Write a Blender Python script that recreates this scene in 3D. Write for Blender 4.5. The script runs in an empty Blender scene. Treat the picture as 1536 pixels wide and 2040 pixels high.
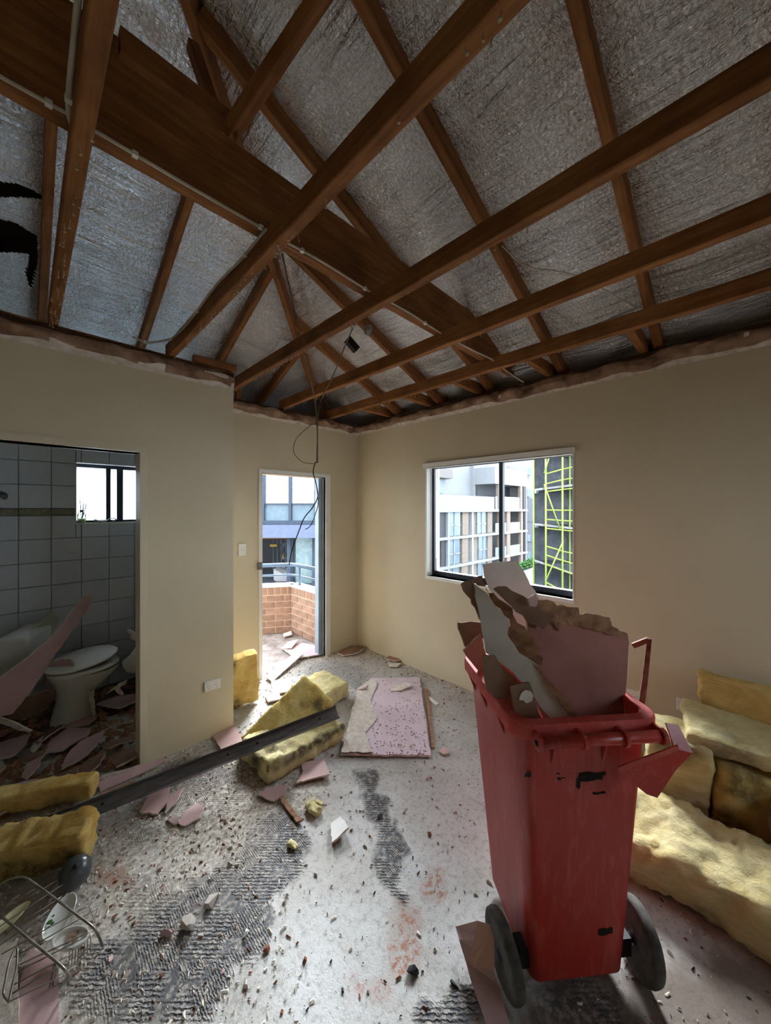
import bpy, bmesh, math, random
import numpy as np
from mathutils import Vector, Matrix, noise

# ------------------------------------------------------------------ camera, world, sun, exposure
scene = bpy.context.scene
COL = scene.collection
FPX, CXP, HYP, EYE, C45 = 721.0, 768.0, 1014.0, 1.68, math.sqrt(0.5)
cam_data = bpy.data.cameras.new('camera')
cam = bpy.data.objects.new('camera', cam_data)
COL.objects.link(cam)
cam.location = (0, 0, EYE)
cam.rotation_euler = (math.radians(90), 0, math.radians(-45))
cam_data.sensor_fit = 'HORIZONTAL'
cam_data.sensor_width = 36.0
cam_data.lens = 36.0 * FPX / 1536.0
cam_data.shift_y = -(1020.0 - HYP) / 1536.0
cam_data.clip_start = 0.02
cam_data.clip_end = 400
scene.camera = cam

world = bpy.data.worlds.new('overcast_sky')
scene.world = world
world.use_nodes = True
wbg = world.node_tree.nodes['Background']
wbg.inputs['Color'].default_value = (0.81, 0.905, 1.0, 1)
wbg.inputs['Strength'].default_value = 6.0

sun_data = bpy.data.lights.new('veiled_sun', 'SUN')
sun_data.energy = 33.0
sun_data.angle = math.radians(46)
sun_data.color = (0.90, 0.955, 1.0)
sun = bpy.data.objects.new('veiled_sun', sun_data)
COL.objects.link(sun)
sun.rotation_euler = Vector((-0.62, -0.52, -0.40)).to_track_quat('-Z', 'Y').to_euler()
sun.location = (8, 8, 8)

vs = scene.view_settings
vs.view_transform = 'Standard'
vs.look = 'None'
vs.gamma = 1.0
vs.use_curve_mapping = False
vs.exposure = 0.62
scene.cycles.max_bounces = 10
scene.cycles.diffuse_bounces = 6
scene.cycles.glossy_bounces = 4
scene.cycles.transparent_max_bounces = 12
scene.cycles.sample_clamp_indirect = 6.0
try:
    scene.cycles.use_denoising = True
    scene.cycles.denoiser = 'OPENIMAGEDENOISE'
except Exception:
    pass

# ------------------------------------------------------------------ helpers
rnd = random.Random(11)

def ray(px, py):
    t = (px - CXP) / FPX
    return Vector((C45 * (1 + t), C45 * (1 - t), (HYP - py) / FPX))
def at(px, py, z=0.0):
    r = ray(px, py); d = (z - EYE) / r.z
    return Vector((r.x * d, r.y * d, z))
def at_d(px, py, d):
    r = ray(px, py)
    return Vector((r.x * d, r.y * d, EYE + r.z * d))
def at_x(px, py, X):
    r = ray(px, py); return at_d(px, py, X / r.x)
def at_y(px, py, Y):
    r = ray(px, py); return at_d(px, py, Y / r.y)

def tag(o, label=None, cat=None, group=None, kind=None):
    if label: o['label'] = label
    if cat: o['category'] = cat
    if group: o['group'] = group
    if kind: o['kind'] = kind
    return o

def root(name, label, cat, loc=(0, 0, 0), rot=(0, 0, 0), group=None):
    o = bpy.data.objects.new(name, None)
    o.empty_display_size = 0.1
    COL.objects.link(o)
    o.location = loc
    o.rotation_euler = rot
    return tag(o, label, cat, group)

def mk(name, V, F, mat, parent=None, smooth=False, mi=None, loc=None, edges=None):
    """one mesh object; V are coordinates in the parent's space, loc moves the origin"""
    if loc is not None:
        l = Vector(loc)
        V = [(v[0] - l.x, v[1] - l.y, v[2] - l.z) for v in V]
    me = bpy.data.meshes.new(name)
    me.from_pydata([tuple(v) for v in V], edges or [], F)
    for m in (mat if isinstance(mat, (list, tuple)) else [mat]):
        me.materials.append(m)
    if mi is not None:
        me.polygons.foreach_set('material_index', mi)
    if smooth:
        me.polygons.foreach_set('use_smooth', [True] * len(me.polygons))
    me.update()
    o = bpy.data.objects.new(name, me)
    COL.objects.link(o)
    if loc is not None: o.location = loc
    if parent is not None: o.parent = parent
    return o

def fix_normals(o):
    bm = bmesh.new(); bm.from_mesh(o.data)
    bmesh.ops.recalc_face_normals(bm, faces=bm.faces[:])
    bm.to_mesh(o.data); bm.free()
    return o

class MB:
    """collects primitive shapes that together are ONE part"""
    def __init__(s): s.v = []; s.f = []; s.m = []
    def add(s, V, F, m=0):
        n = len(s.v); s.v += [tuple(p) for p in V]
        s.f += [tuple(i + n for i in f) for f in F]; s.m += [m] * len(F)
        return s
    def box(s, lo, hi, m=0):
        x0, y0, z0 = lo; x1, y1, z1 = hi
        V = [(x0, y0, z0), (x1, y0, z0), (x1, y1, z0), (x0, y1, z0), (x0, y0, z1), (x1, y0, z1), (x1, y1, z1), (x0, y1, z1)]
        return s.add(V, BOXF, m)
    def obox(s, o, ax, ay, az, m=0):
        o, ax, ay, az = map(Vector, (o, ax, ay, az))
        V = [o, o + ax, o + ax + ay, o + ay, o + az, o + ax + az, o + ax + ay + az, o + ay + az]
        return s.add(V, BOXF, m)
    def tube(s, pts, r, n=8, m=0, cap=True):
        V, F = tube_geo(pts, r, n, cap); return s.add(V, F, m)
    def lathe(s, prof, n=20, m=0, M=None):
        V = []; F = []
        for (r, z) in prof:
            for k in range(n):
                a = 2 * math.pi * k / n
                V.append(Vector((r * math.cos(a), r * math.sin(a), z)))
        for i in range(len(prof) - 1):
            for k in range(n):
                k2 = (k + 1) % n
                F.append((i * n + k, i * n + k2, (i + 1) * n + k2, (i + 1) * n + k))
        F.append(tuple(range(n))[::-1]); F.append(tuple((len(prof) - 1) * n + k for k in range(n)))
        if M is not None: V = [M @ v for v in V]
        return s.add(V, F, m)
    def loft(s, rings, m=0, caps=True):
        n = len(rings[0]); V = [p for r in rings for p in r]; F = []
        for i in range(len(rings) - 1):
            for k in range(n):
                k2 = (k + 1) % n
                F.append((i * n + k, i * n + k2, (i + 1) * n + k2, (i + 1) * n + k))
        if caps:
            F.append(tuple(range(n))[::-1]); F.append(tuple((len(rings) - 1) * n + k for k in range(n)))
        return s.add(V, F, m)
    def build(s, name, mat, parent=None, smooth=False, loc=None, fix=False):
        o = mk(name, s.v, s.f, mat, parent, smooth, s.m, loc)
        if fix: fix_normals(o)
        return o

BOXF = [(0, 3, 2, 1), (4, 5, 6, 7), (0, 1, 5, 4), (1, 2, 6, 5), (2, 3, 7, 6), (3, 0, 4, 7)]

def tube_geo(pts, r, n=8, cap=True):
    P = [Vector(p) for p in pts]; V = []; F = []
    up = None
    for i, p in enumerate(P):
        if i == 0: d = P[1] - p
        elif i == len(P) - 1: d = p - P[i - 1]
        else: d = (P[i + 1] - p).normalized() + (p - P[i - 1]).normalized()
        d = d.normalized() if d.length > 1e-9 else Vector((0, 0, 1))
        if up is None:
            up = d.orthogonal().normalized()
        up = (up - d * up.dot(d)); up = up.normalized() if up.length > 1e-6 else d.orthogonal().normalized()
        s = d.cross(up)
        rr = r[i] if isinstance(r, (list, tuple)) else r
        for k in range(n):
            a = 2 * math.pi * k / n
            V.append(p + up * (rr * math.cos(a)) + s * (rr * math.sin(a)))
    for i in range(len(P) - 1):
        for k in range(n):
            k2 = (k + 1) % n
            F.append((i * n + k, i * n + k2, (i + 1) * n + k2, (i + 1) * n + k))
    if cap:
        F.append(tuple(range(n))[::-1]); F.append(tuple((len(P) - 1) * n + k for k in range(n)))
    return V, F

def smooth_path(pts, sub=6):
    P = [Vector(p) for p in pts]; out = []
    for i in range(len(P) - 1):
        p0 = P[max(i - 1, 0)]; p1 = P[i]; p2 = P[i + 1]; p3 = P[min(i + 2, len(P) - 1)]
        for k in range(sub):
            t = k / sub
            out.append(0.5 * ((2 * p1) + (p2 - p0) * t + (2 * p0 - 5 * p1 + 4 * p2 - p3) * t * t + (3 * p1 - p0 - 3 * p2 + p3) * t ** 3))
    out.append(P[-1])
    return out

def copy_tree(o, parent=None):
    c = o.copy(); COL.objects.link(c)
    if parent is not None: c.parent = parent
    for ch in o.children: copy_tree(ch, c)
    return c

# ------------------------------------------------------------------ materials (all procedural)
def srgb(r, g, b):
    f = lambda u: (u / 255 / 12.92) if u <= 10.31 else (((u / 255) + 0.055) / 1.055) ** 2.4
    return (f(r), f(g), f(b), 1)

class NT:
    def __init__(s, name):
        s.mat = bpy.data.materials.new(name); s.mat.use_nodes = True
        s.t = s.mat.node_tree; s.n = s.t.nodes; s.l = s.t.links
        s.bsdf = s.n['Principled BSDF']; s.out = s.n['Material Output']
    def node(s, typ, **kw):
        nd = s.n.new(typ)
        for k, v in kw.items(): setattr(nd, k, v)
        return nd
    def link(s, a, b): s.l.new(a, b)
    def coords(s, kind='Object', scale=(1, 1, 1)):
        tc = s.node('ShaderNodeTexCoord'); mp = s.node('ShaderNodeMapping')
        mp.inputs['Scale'].default_value = scale
        s.link(tc.outputs[kind], mp.inputs['Vector']); return mp.outputs['Vector']
    def noise(s, vec, scale, detail=4, rough=0.55, dist=0.0):
        nd = s.node('ShaderNodeTexNoise')
        nd.inputs['Scale'].default_value = scale; nd.inputs['Detail'].default_value = detail
        nd.inputs['Roughness'].default_value = rough; nd.inputs['Distortion'].default_value = dist
        if vec is not None: s.link(vec, nd.inputs['Vector'])
        return nd.outputs['Fac']
    def ramp(s, fac, stops):
        nd = s.node('ShaderNodeValToRGB'); el = nd.color_ramp.elements
        el[0].position, el[0].color = stops[0][0], stops[0][1]
        el[1].position, el[1].color = stops[-1][0], stops[-1][1]
        for p, c in stops[1:-1]:
            e = el.new(p); e.color = c
        s.link(fac, nd.inputs['Fac']); return nd.outputs['Color']
    def mix(s, fac, a, b, blend='MIX'):
        nd = s.node('ShaderNodeMix', data_type='RGBA', blend_type=blend)
        for sock, val in ((nd.inputs[0], fac), (nd.inputs[6], a), (nd.inputs[7], b)):
            if isinstance(val, (int, float)): sock.default_value = val
            elif isinstance(val, tuple): sock.default_value = val
            else: s.link(val, sock)
        return nd.outputs[2]
    def math(s, op, a, b=0.0, clamp=False):
        nd = s.node('ShaderNodeMath', operation=op); nd.use_clamp = clamp
        for sock, val in ((nd.inputs[0], a), (nd.inputs[1], b)):
            if isinstance(val, (int, float)): sock.default_value = val
            else: s.link(val, sock)
        return nd.outputs[0]
    def attr(s, name):
        nd = s.node('ShaderNodeAttribute'); nd.attribute_name = name; return nd.outputs['Fac']
    def bump(s, h, strength=0.4, dist=0.01, prev=None):
        nd = s.node('ShaderNodeBump'); nd.inputs['Strength'].default_value = strength
        nd.inputs['Distance'].default_value = dist
        s.link(h, nd.inputs['Height'])
        if prev is not None: s.link(prev, nd.inputs['Normal'])
        return nd.outputs['Normal']
    def done(s, col=None, rough=None, metal=None, normal=None, spec=None):
        b = s.bsdf.inputs
        for key, val in (('Base Color', col), ('Roughness', rough), ('Metallic', metal), ('Specular IOR Level', spec)):
            if val is None: continue
            if isinstance(val, (int, float, tuple)): b[key].default_value = val
            else: s.link(val, b[key])
        if normal is not None: s.link(normal, b['Normal'])
        return s.mat

def pmat(name, c1, c2=None, rough=0.75, metal=0.0, scale=8, bump=0.15, bscale=60, stretch=(1, 1, 1), rand=0.0, spec=0.3, dist=0.004):
    t = NT(name)
    c2 = c2 or tuple(x * 0.8 for x in c1[:3]) + (1,)
    v = t.coords('Object', stretch)
    n1 = t.noise(v, scale, 5)
    col = t.ramp(n1, [(0.34, c1), (0.68, c2)])
    if rand > 0:
        oi = t.node('ShaderNodeObjectInfo')
        f = t.math('MULTIPLY_ADD', oi.outputs['Random'], rand); f.node.inputs[2].default_value = 1 - rand * 0.6
        hs = t.node('ShaderNodeHueSaturation'); t.link(col, hs.inputs['Color']); t.link(f, hs.inputs['Value'])
        col = hs.outputs['Color']
    nrm = t.bump(t.noise(v, bscale, 4), bump, dist) if bump > 0 else None
    return t.done(col, rough, metal, nrm, spec)

M = {}
# cream painted plaster with handling marks
t = NT('cream_paint'); v = t.coords('Object')
big = t.noise(v, 1.3, 4); fine = t.noise(v, 9, 6, 0.7)
colr = t.ramp(big, [(0.3, srgb(212, 200, 172)), (0.7, srgb(201, 189, 161))])
sc_ = t.noise(t.coords('Object', (9, 9, 2.2)), 1.1, 3, 0.5, 1.2)
scuff = t.ramp(sc_, [(0.70, (0, 0, 0, 1)), (0.78, (1, 1, 1, 1))])
colr = t.mix(t.math('MULTIPLY', scuff, 0.16), colr, srgb(120, 105, 84))
M['cream'] = t.done(colr, 0.62, 0, t.bump(fine, 0.06, 0.004), 0.3)
M['raw_plaster'] = pmat('raw_plaster_edge', srgb(178, 146, 122), srgb(104, 76, 58), 0.9, scale=8, bump=0.8, bscale=45, dist=0.01)
M['dark_brick'] = pmat('dark_masonry', srgb(92, 62, 46), srgb(58, 40, 32), 0.95, scale=11, bump=0.6, bscale=30)
M['white_trim'] = pmat('white_enamel', srgb(232, 231, 226), srgb(222, 220, 212), 0.4, scale=4, bump=0.02)
M['cream_trim'] = pmat('cream_enamel', srgb(214, 203, 178), srgb(206, 195, 170), 0.42, scale=4, bump=0.02)
M['plastic_white'] = pmat('white_plastic', srgb(236, 234, 228), srgb(228, 226, 220), 0.35, scale=5, bump=0.0)
M['grey_ink'] = pmat('grey_slot', srgb(70, 70, 72), None, 0.6, bump=0)
# timber: grain follows local x
t = NT('hardwood_timber'); v = t.coords('Object', (1.6, 22, 22))
g = t.noise(v, 1.6, 6, 0.6, 0.8); g2 = t.noise(t.coords('Object', (3, 3, 3)), 1.5, 3)
colr = t.ramp(g, [(0.28, srgb(118, 76, 44)), (0.52, srgb(148, 98, 58)), (0.75, srgb(172, 120, 74))])
dk = t.ramp(g2, [(0.42, (1, 1, 1, 1)), (0.75, (0.62, 0.55, 0.50, 1))])
colr = t.mix(1.0, colr, dk, 'MULTIPLY')
oi = t.node('ShaderNodeObjectInfo'); hs = t.node('ShaderNodeHueSaturation')
ff = t.math('MULTIPLY_ADD', oi.outputs['Random'], 0.3); ff.node.inputs[2].default_value = 0.85
t.link(colr, hs.inputs['Color']); t.link(ff, hs.inputs['Value'])
M['timber'] = t.done(hs.outputs['Color'], 0.7, 0, t.bump(g, 0.25, 0.003), 0.25)
# reflective foil sarking with a pebbled emboss
def foil_mat(name, stretch):
    t = NT(name); v = t.coords('Object')
    p1_ = t.noise(v, 62, 4, 0.62, 0.9); p2_ = t.noise(v, 5, 4, 0.5, 0.6)
    st = t.noise(t.coords('Object', stretch), 1.0, 4, 0.55, 0.35)
    msk = t.ramp(t.noise(v, 1.6, 2), [(0.40, (0.08, 0.08, 0.08, 1)), (0.62, (1, 1, 1, 1))])
    tint = t.ramp(t.noise(v, 2.0, 3), [(0.3, srgb(246, 249, 254)), (0.7, srgb(236, 239, 244))])
    nb = t.bump(p2_, 0.5, 0.05); nb = t.bump(t.math('MULTIPLY', st, msk), 1.0, 0.06, nb); nb = t.bump(p1_, 0.8, 0.014, nb)
    return t.done(tint, 0.25, 0.95, nb)
M['foil'] = foil_mat('foil_sarking_right', (24, 1.6, 10))
M['foil_far'] = foil_mat('foil_sarking_far', (1.3, 24, 10))
M['roof_dark'] = pmat('dark_roof_tile', srgb(60, 46, 40), srgb(36, 30, 28), 0.9, scale=6)
# plasterboard
M['pink'] = pmat('pink_board_paper', srgb(206, 174, 172), srgb(188, 154, 152), 0.8, scale=5, bump=0.12, bscale=90, rand=0.16)
M['pink_bright'] = pmat('pale_lilac_board_paper', srgb(220, 200, 208), srgb(200, 180, 188), 0.8, scale=3.0, bump=0.15, bscale=60)
M['gypsum'] = pmat('gypsum_core', srgb(226, 218, 208), srgb(198, 184, 170), 0.95, scale=24, bump=0.7, bscale=70, dist=0.006)
M['white_board'] = pmat('white_painted_board', srgb(222, 219, 214), srgb(200, 194, 188), 0.6, scale=4, bump=0.05)
M['brown_board'] = pmat('brown_backing_paper', srgb(148, 118, 98), srgb(116, 90, 74), 0.85, scale=7, bump=0.25, bscale=50, rand=0.2)
M['rose_board'] = pmat('rose_brown_board', srgb(176, 124, 114), srgb(148, 100, 92), 0.8, scale=3.5, bump=0.2, bscale=40, stretch=(1, 1, 0.35))
M['kraft_edge'] = pmat('torn_kraft_edge', srgb(178, 138, 110), srgb(132, 94, 72), 0.95, scale=22, bump=0.8, bscale=50, dist=0.008)
M['salmon_paper'] = pmat('salmon_paper', srgb(212, 172, 156), srgb(196, 152, 138), 0.85, scale=5, bump=0.1)
M['green_panel'] = pmat('pale_green_panel', srgb(190, 192, 170), srgb(172, 176, 154), 0.6, scale=4)
# glass wool: yellow fibres, dirt through the 'dirt' attribute
def wool(name, a, b, dark):
    t = NT(name); v = t.coords('Object')
    n = t.noise(v, 7, 6, 0.65, 0.7)
    st = t.noise(t.coords('Object', (7, 20, 60)), 1.6, 6, 0.7, 1.2)
    col = t.ramp(n, [(0.30, a), (0.66, b)])
    col = t.mix(t.math('MULTIPLY', t.ramp(st, [(0.45, (0, 0, 0, 1)), (0.7, (1, 1, 1, 1))]), 0.30), col, (b[0] * .6, b[1] * .55, b[2] * .5, 1))
    d = t.math('MULTIPLY', t.attr('dirt'), t.ramp(t.noise(v, 16, 5, 0.7), [(0.30, (0.25, 0.25, 0.25, 1)), (0.55, (1, 1, 1, 1))]))
    col = t.mix(d, col, dark)
    nb = t.bump(t.noise(v, 26, 6, 0.7, 0.5), 0.6, 0.014); nb = t.bump(st, 0.8, 0.010, nb)
    return t.done(col, 0.95, 0, nb, 0.1)
M['wool'] = wool('yellow_glass_wool', srgb(230, 214, 150), srgb(208, 178, 98), srgb(62, 56, 44))
M['wool_amber'] = wool('amber_glass_wool', srgb(232, 208, 138), srgb(206, 164, 86), srgb(70, 58, 40))
M['wool_pale'] = wool('pale_glass_wool', srgb(230, 220, 176), srgb(212, 194, 134), srgb(64, 62, 56))
# red bin plastic: pale streaks paint in dust and skylight on its side
t = NT('pale_streaked_red_plastic'); v = t.coords('Object')
n = t.noise(t.coords('Object', (3, 3, 1.2)), 1.3, 5); sc2 = t.noise(t.coords('Object', (30, 30, 6)), 1.2, 4, 0.6, 1.0)
col = t.ramp(n, [(0.3, srgb(176, 44, 37)), (0.7, srgb(154, 34, 29))])
col = t.mix(t.math('MULTIPLY', t.ramp(sc2, [(0.50, (0, 0, 0, 1)), (0.75, (1, 1, 1, 1))]), 0.35), col, srgb(206, 124, 114))
M['red'] = t.done(col, t.ramp(n, [(0.3, (0.34,) * 3 + (1,)), (0.7, (0.5,) * 3 + (1,))]), 0, t.bump(sc2, 0.08, 0.002), 0.6)
M['red_dusty'] = pmat('dust_on_red_rim', srgb(206, 96, 90), srgb(186, 58, 52), 0.7, scale=16, bump=0.2)
M['black_mark'] = pmat('black_scuff', srgb(26, 22, 22), None, 0.8, bump=0)
M['rubber'] = pmat('grey_rubber_tyre', srgb(96, 94, 90), srgb(60, 58, 56), 0.9, scale=18, bump=0.5, bscale=40)
M['black'] = pmat('black_plastic', srgb(24, 24, 26), srgb(34, 34, 36), 0.5, scale=8, bump=0.05)
M['steel_dark'] = pmat('grimy_galvanised_steel', srgb(132, 132, 134), srgb(98, 96, 96), 0.5, 0.35, scale=9, bump=0.12, bscale=40, stretch=(1, 6, 6))
M['wire_metal'] = pmat('dull_chrome_wire', srgb(168, 164, 156), srgb(120, 112, 102), 0.35, 0.85, scale=20, bump=0)
M['rust_bar'] = pmat('rusty_maroon_steel', srgb(112, 58, 48), srgb(140, 112, 92), 0.7, 0.25, scale=30, bump=0.4, bscale=60)
M['nail'] = pmat('nail_with_plaster', srgb(196, 178, 150), srgb(150, 128, 100), 0.7, 0.1, scale=60, bump=0)
M['cable'] = pmat('grey_white_cable', srgb(206, 198, 182), srgb(180, 170, 152), 0.55, scale=10, bump=0)
M['cable_dark'] = pmat('dirty_cable', srgb(122, 104, 80), srgb(92, 78, 60), 0.6, scale=10, bump=0)
M['cable_black'] = pmat('black_cable', srgb(34, 36, 36), None, 0.5, bump=0)
M['alu'] = pmat('charcoal_aluminium', srgb(58, 64, 72), srgb(48, 54, 62), 0.45, 0.3, scale=6, bump=0)
M['alu_blue'] = pmat('slate_blue_aluminium', srgb(150, 164, 174), srgb(136, 150, 162), 0.45, 0.2, scale=5, bump=0.02)
M['rail_blue'] = pmat('slate_blue_rail_paint', srgb(84, 104, 122), srgb(72, 90, 108), 0.45, 0.1, scale=5, bump=0.02)
M['porcelain'] = pmat('white_porcelain', srgb(226, 226, 222), srgb(212, 210, 204), 0.2, scale=6, bump=0.0, spec=0.5)
M['tile'] = pmat('grey_white_tile', srgb(206, 212, 220), srgb(194, 200, 210), 0.3, scale=3, bump=0.0, rand=0.08, spec=0.5)
M['grout'] = pmat('tile_grout', srgb(150, 152, 154), None, 0.9, scale=20)
M['frieze'] = pmat('green_frieze_tile', srgb(150, 152, 122), srgb(104, 112, 96), 0.4, scale=46, bump=0.3, bscale=40)
M['brick'] = pmat('tan_brick', srgb(164, 132, 112), srgb(142, 112, 94), 0.9, scale=12, bump=0.35, bscale=60, rand=0.3)
M['brick_orange'] = pmat('orange_brick', srgb(214, 150, 104), srgb(196, 132, 90), 0.9, scale=12, bump=0.3, bscale=60, rand=0.2)
M['mortar'] = pmat('pale_mortar', srgb(214, 190, 166), srgb(190, 168, 146), 0.95, scale=30, bump=0.4)
M['concrete'] = pmat('pale_concrete', srgb(196, 196, 196), srgb(168, 166, 164), 0.9, scale=10, bump=0.3, bscale=50)
M['outer'] = pmat('exterior_render', srgb(170, 140, 118), None, 0.9)
# panes that let the daylight through and reflect at grazing angles
def glass(name, tint, refl=0.08):
    t = NT(name); t.n.remove(t.bsdf)
    tr = t.node('ShaderNodeBsdfTransparent'); tr.inputs['Color'].default_value = tint
    gl = t.node('ShaderNodeBsdfGlossy'); gl.inputs['Roughness'].default_value = 0.02
    fr = t.node('ShaderNodeFresnel'); fr.inputs['IOR'].default_value = 1.45
    mx = t.node('ShaderNodeMixShader')
    t.link(fr.outputs[0], mx.inputs[0]); t.link(tr.outputs[0], mx.inputs[1]); t.link(gl.outputs[0], mx.inputs[2])
    t.link(mx.outputs[0], t.out.inputs['Surface']); return t.mat
M['glass'] = glass('clear_pane', (0.95, 0.98, 1.0, 1))
M['glass_green'] = glass('green_bottle_glass', (0.78, 0.9, 0.8, 1))
t = NT('frosted_pane'); t.n.remove(t.bsdf)
a_ = t.node('ShaderNodeBsdfTranslucent'); a_.inputs['Color'].default_value = (0.86, 0.93, 0.96, 1)
b_ = t.node('ShaderNodeBsdfTransparent'); b_.inputs['Color'].default_value = (0.9, 0.95, 1, 1)
mx = t.node('ShaderNodeMixShader'); mx.inputs[0].default_value = 0.35
t.link(a_.outputs[0], mx.inputs[1]); t.link(b_.outputs[0], mx.inputs[2]); t.link(mx.outputs[0], t.out.inputs['Surface'])
M['frosted'] = t.mat

# ------------------------------------------------------------------ setting: room dimensions (metres)
XR, YF, YJ, XJ = 2.915, 3.405, 2.785, 1.137      # right wall, far wall, jog wall face, end of jog wall
XL, YB = -1.75, -1.9                              # walls behind the camera
ZC, ZP, ZT = 2.59, 2.72, 2.70                     # paint line, joist underside, wall top
YBB = 4.25                                        # bathroom back wall face
TAN = 0.40
def zG(x): return 2.76 + TAN * (XR - x)           # underside of rafters above the right wall
YE = 4.055
def zF(y): return 2.76 + TAN * (YE - y)           # underside of rafters above the far wall

def structure(o): o['kind'] = 'structure'; return o

# ---- floor with glue patches, dust and scraped ground in vertex masks
def vnoise(x, y, s, seed):
    r = np.random.RandomState(seed); G = r.rand(64, 64)
    u = x * s; w = y * s
    i = np.floor(u).astype(int); j = np.floor(w).astype(int); a = u - i; b = w - j
    a = a * a * (3 - 2 * a); b = b * b * (3 - 2 * b)
    g = lambda p, q: G[p % 64, q % 64]
    return (g(i, j) * (1 - a) + g(i + 1, j) * a) * (1 - b) + (g(i, j + 1) * (1 - a) + g(i + 1, j + 1) * a) * b
def fbm(x, y, s, seed, o=4):
    t_ = 0; amp = 0.5
    for k in range(o): t_ = t_ + amp * vnoise(x, y, s * 2 ** k, seed + k); amp *= 0.5
    return t_ / (1 - 0.5 ** o)
def poly_sd(X, Y, pts):
    inside = np.zeros(X.shape, bool); dist = np.full(X.shape, 1e9); n = len(pts)
    for k in range(n):
        (x0, y0), (x1, y1) = pts[k], pts[(k + 1) % n]
        dx, dy = x1 - x0, y1 - y0
        tt = np.clip(((X - x0) * dx + (Y - y0) * dy) / (dx * dx + dy * dy + 1e-12), 0, 1)
        dist = np.minimum(dist, np.hypot(X - x0 - tt * dx, Y - y0 - tt * dy))
        cond = ((y0 > Y) != (y1 > Y)) & (X < (x1 - x0) * (Y - y0) / (y1 - y0 + 1e-12) + x0)
        inside ^= cond
    return np.where(inside, dist, -dist)
def px_poly(lst): return [(p.x, p.y) for p in (at(a, b) for a, b in lst)]
def sstep(v, a, b):
    u = np.clip((v - a) / (b - a), 0, 1); return u * u * (3 - 2 * u)

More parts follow.
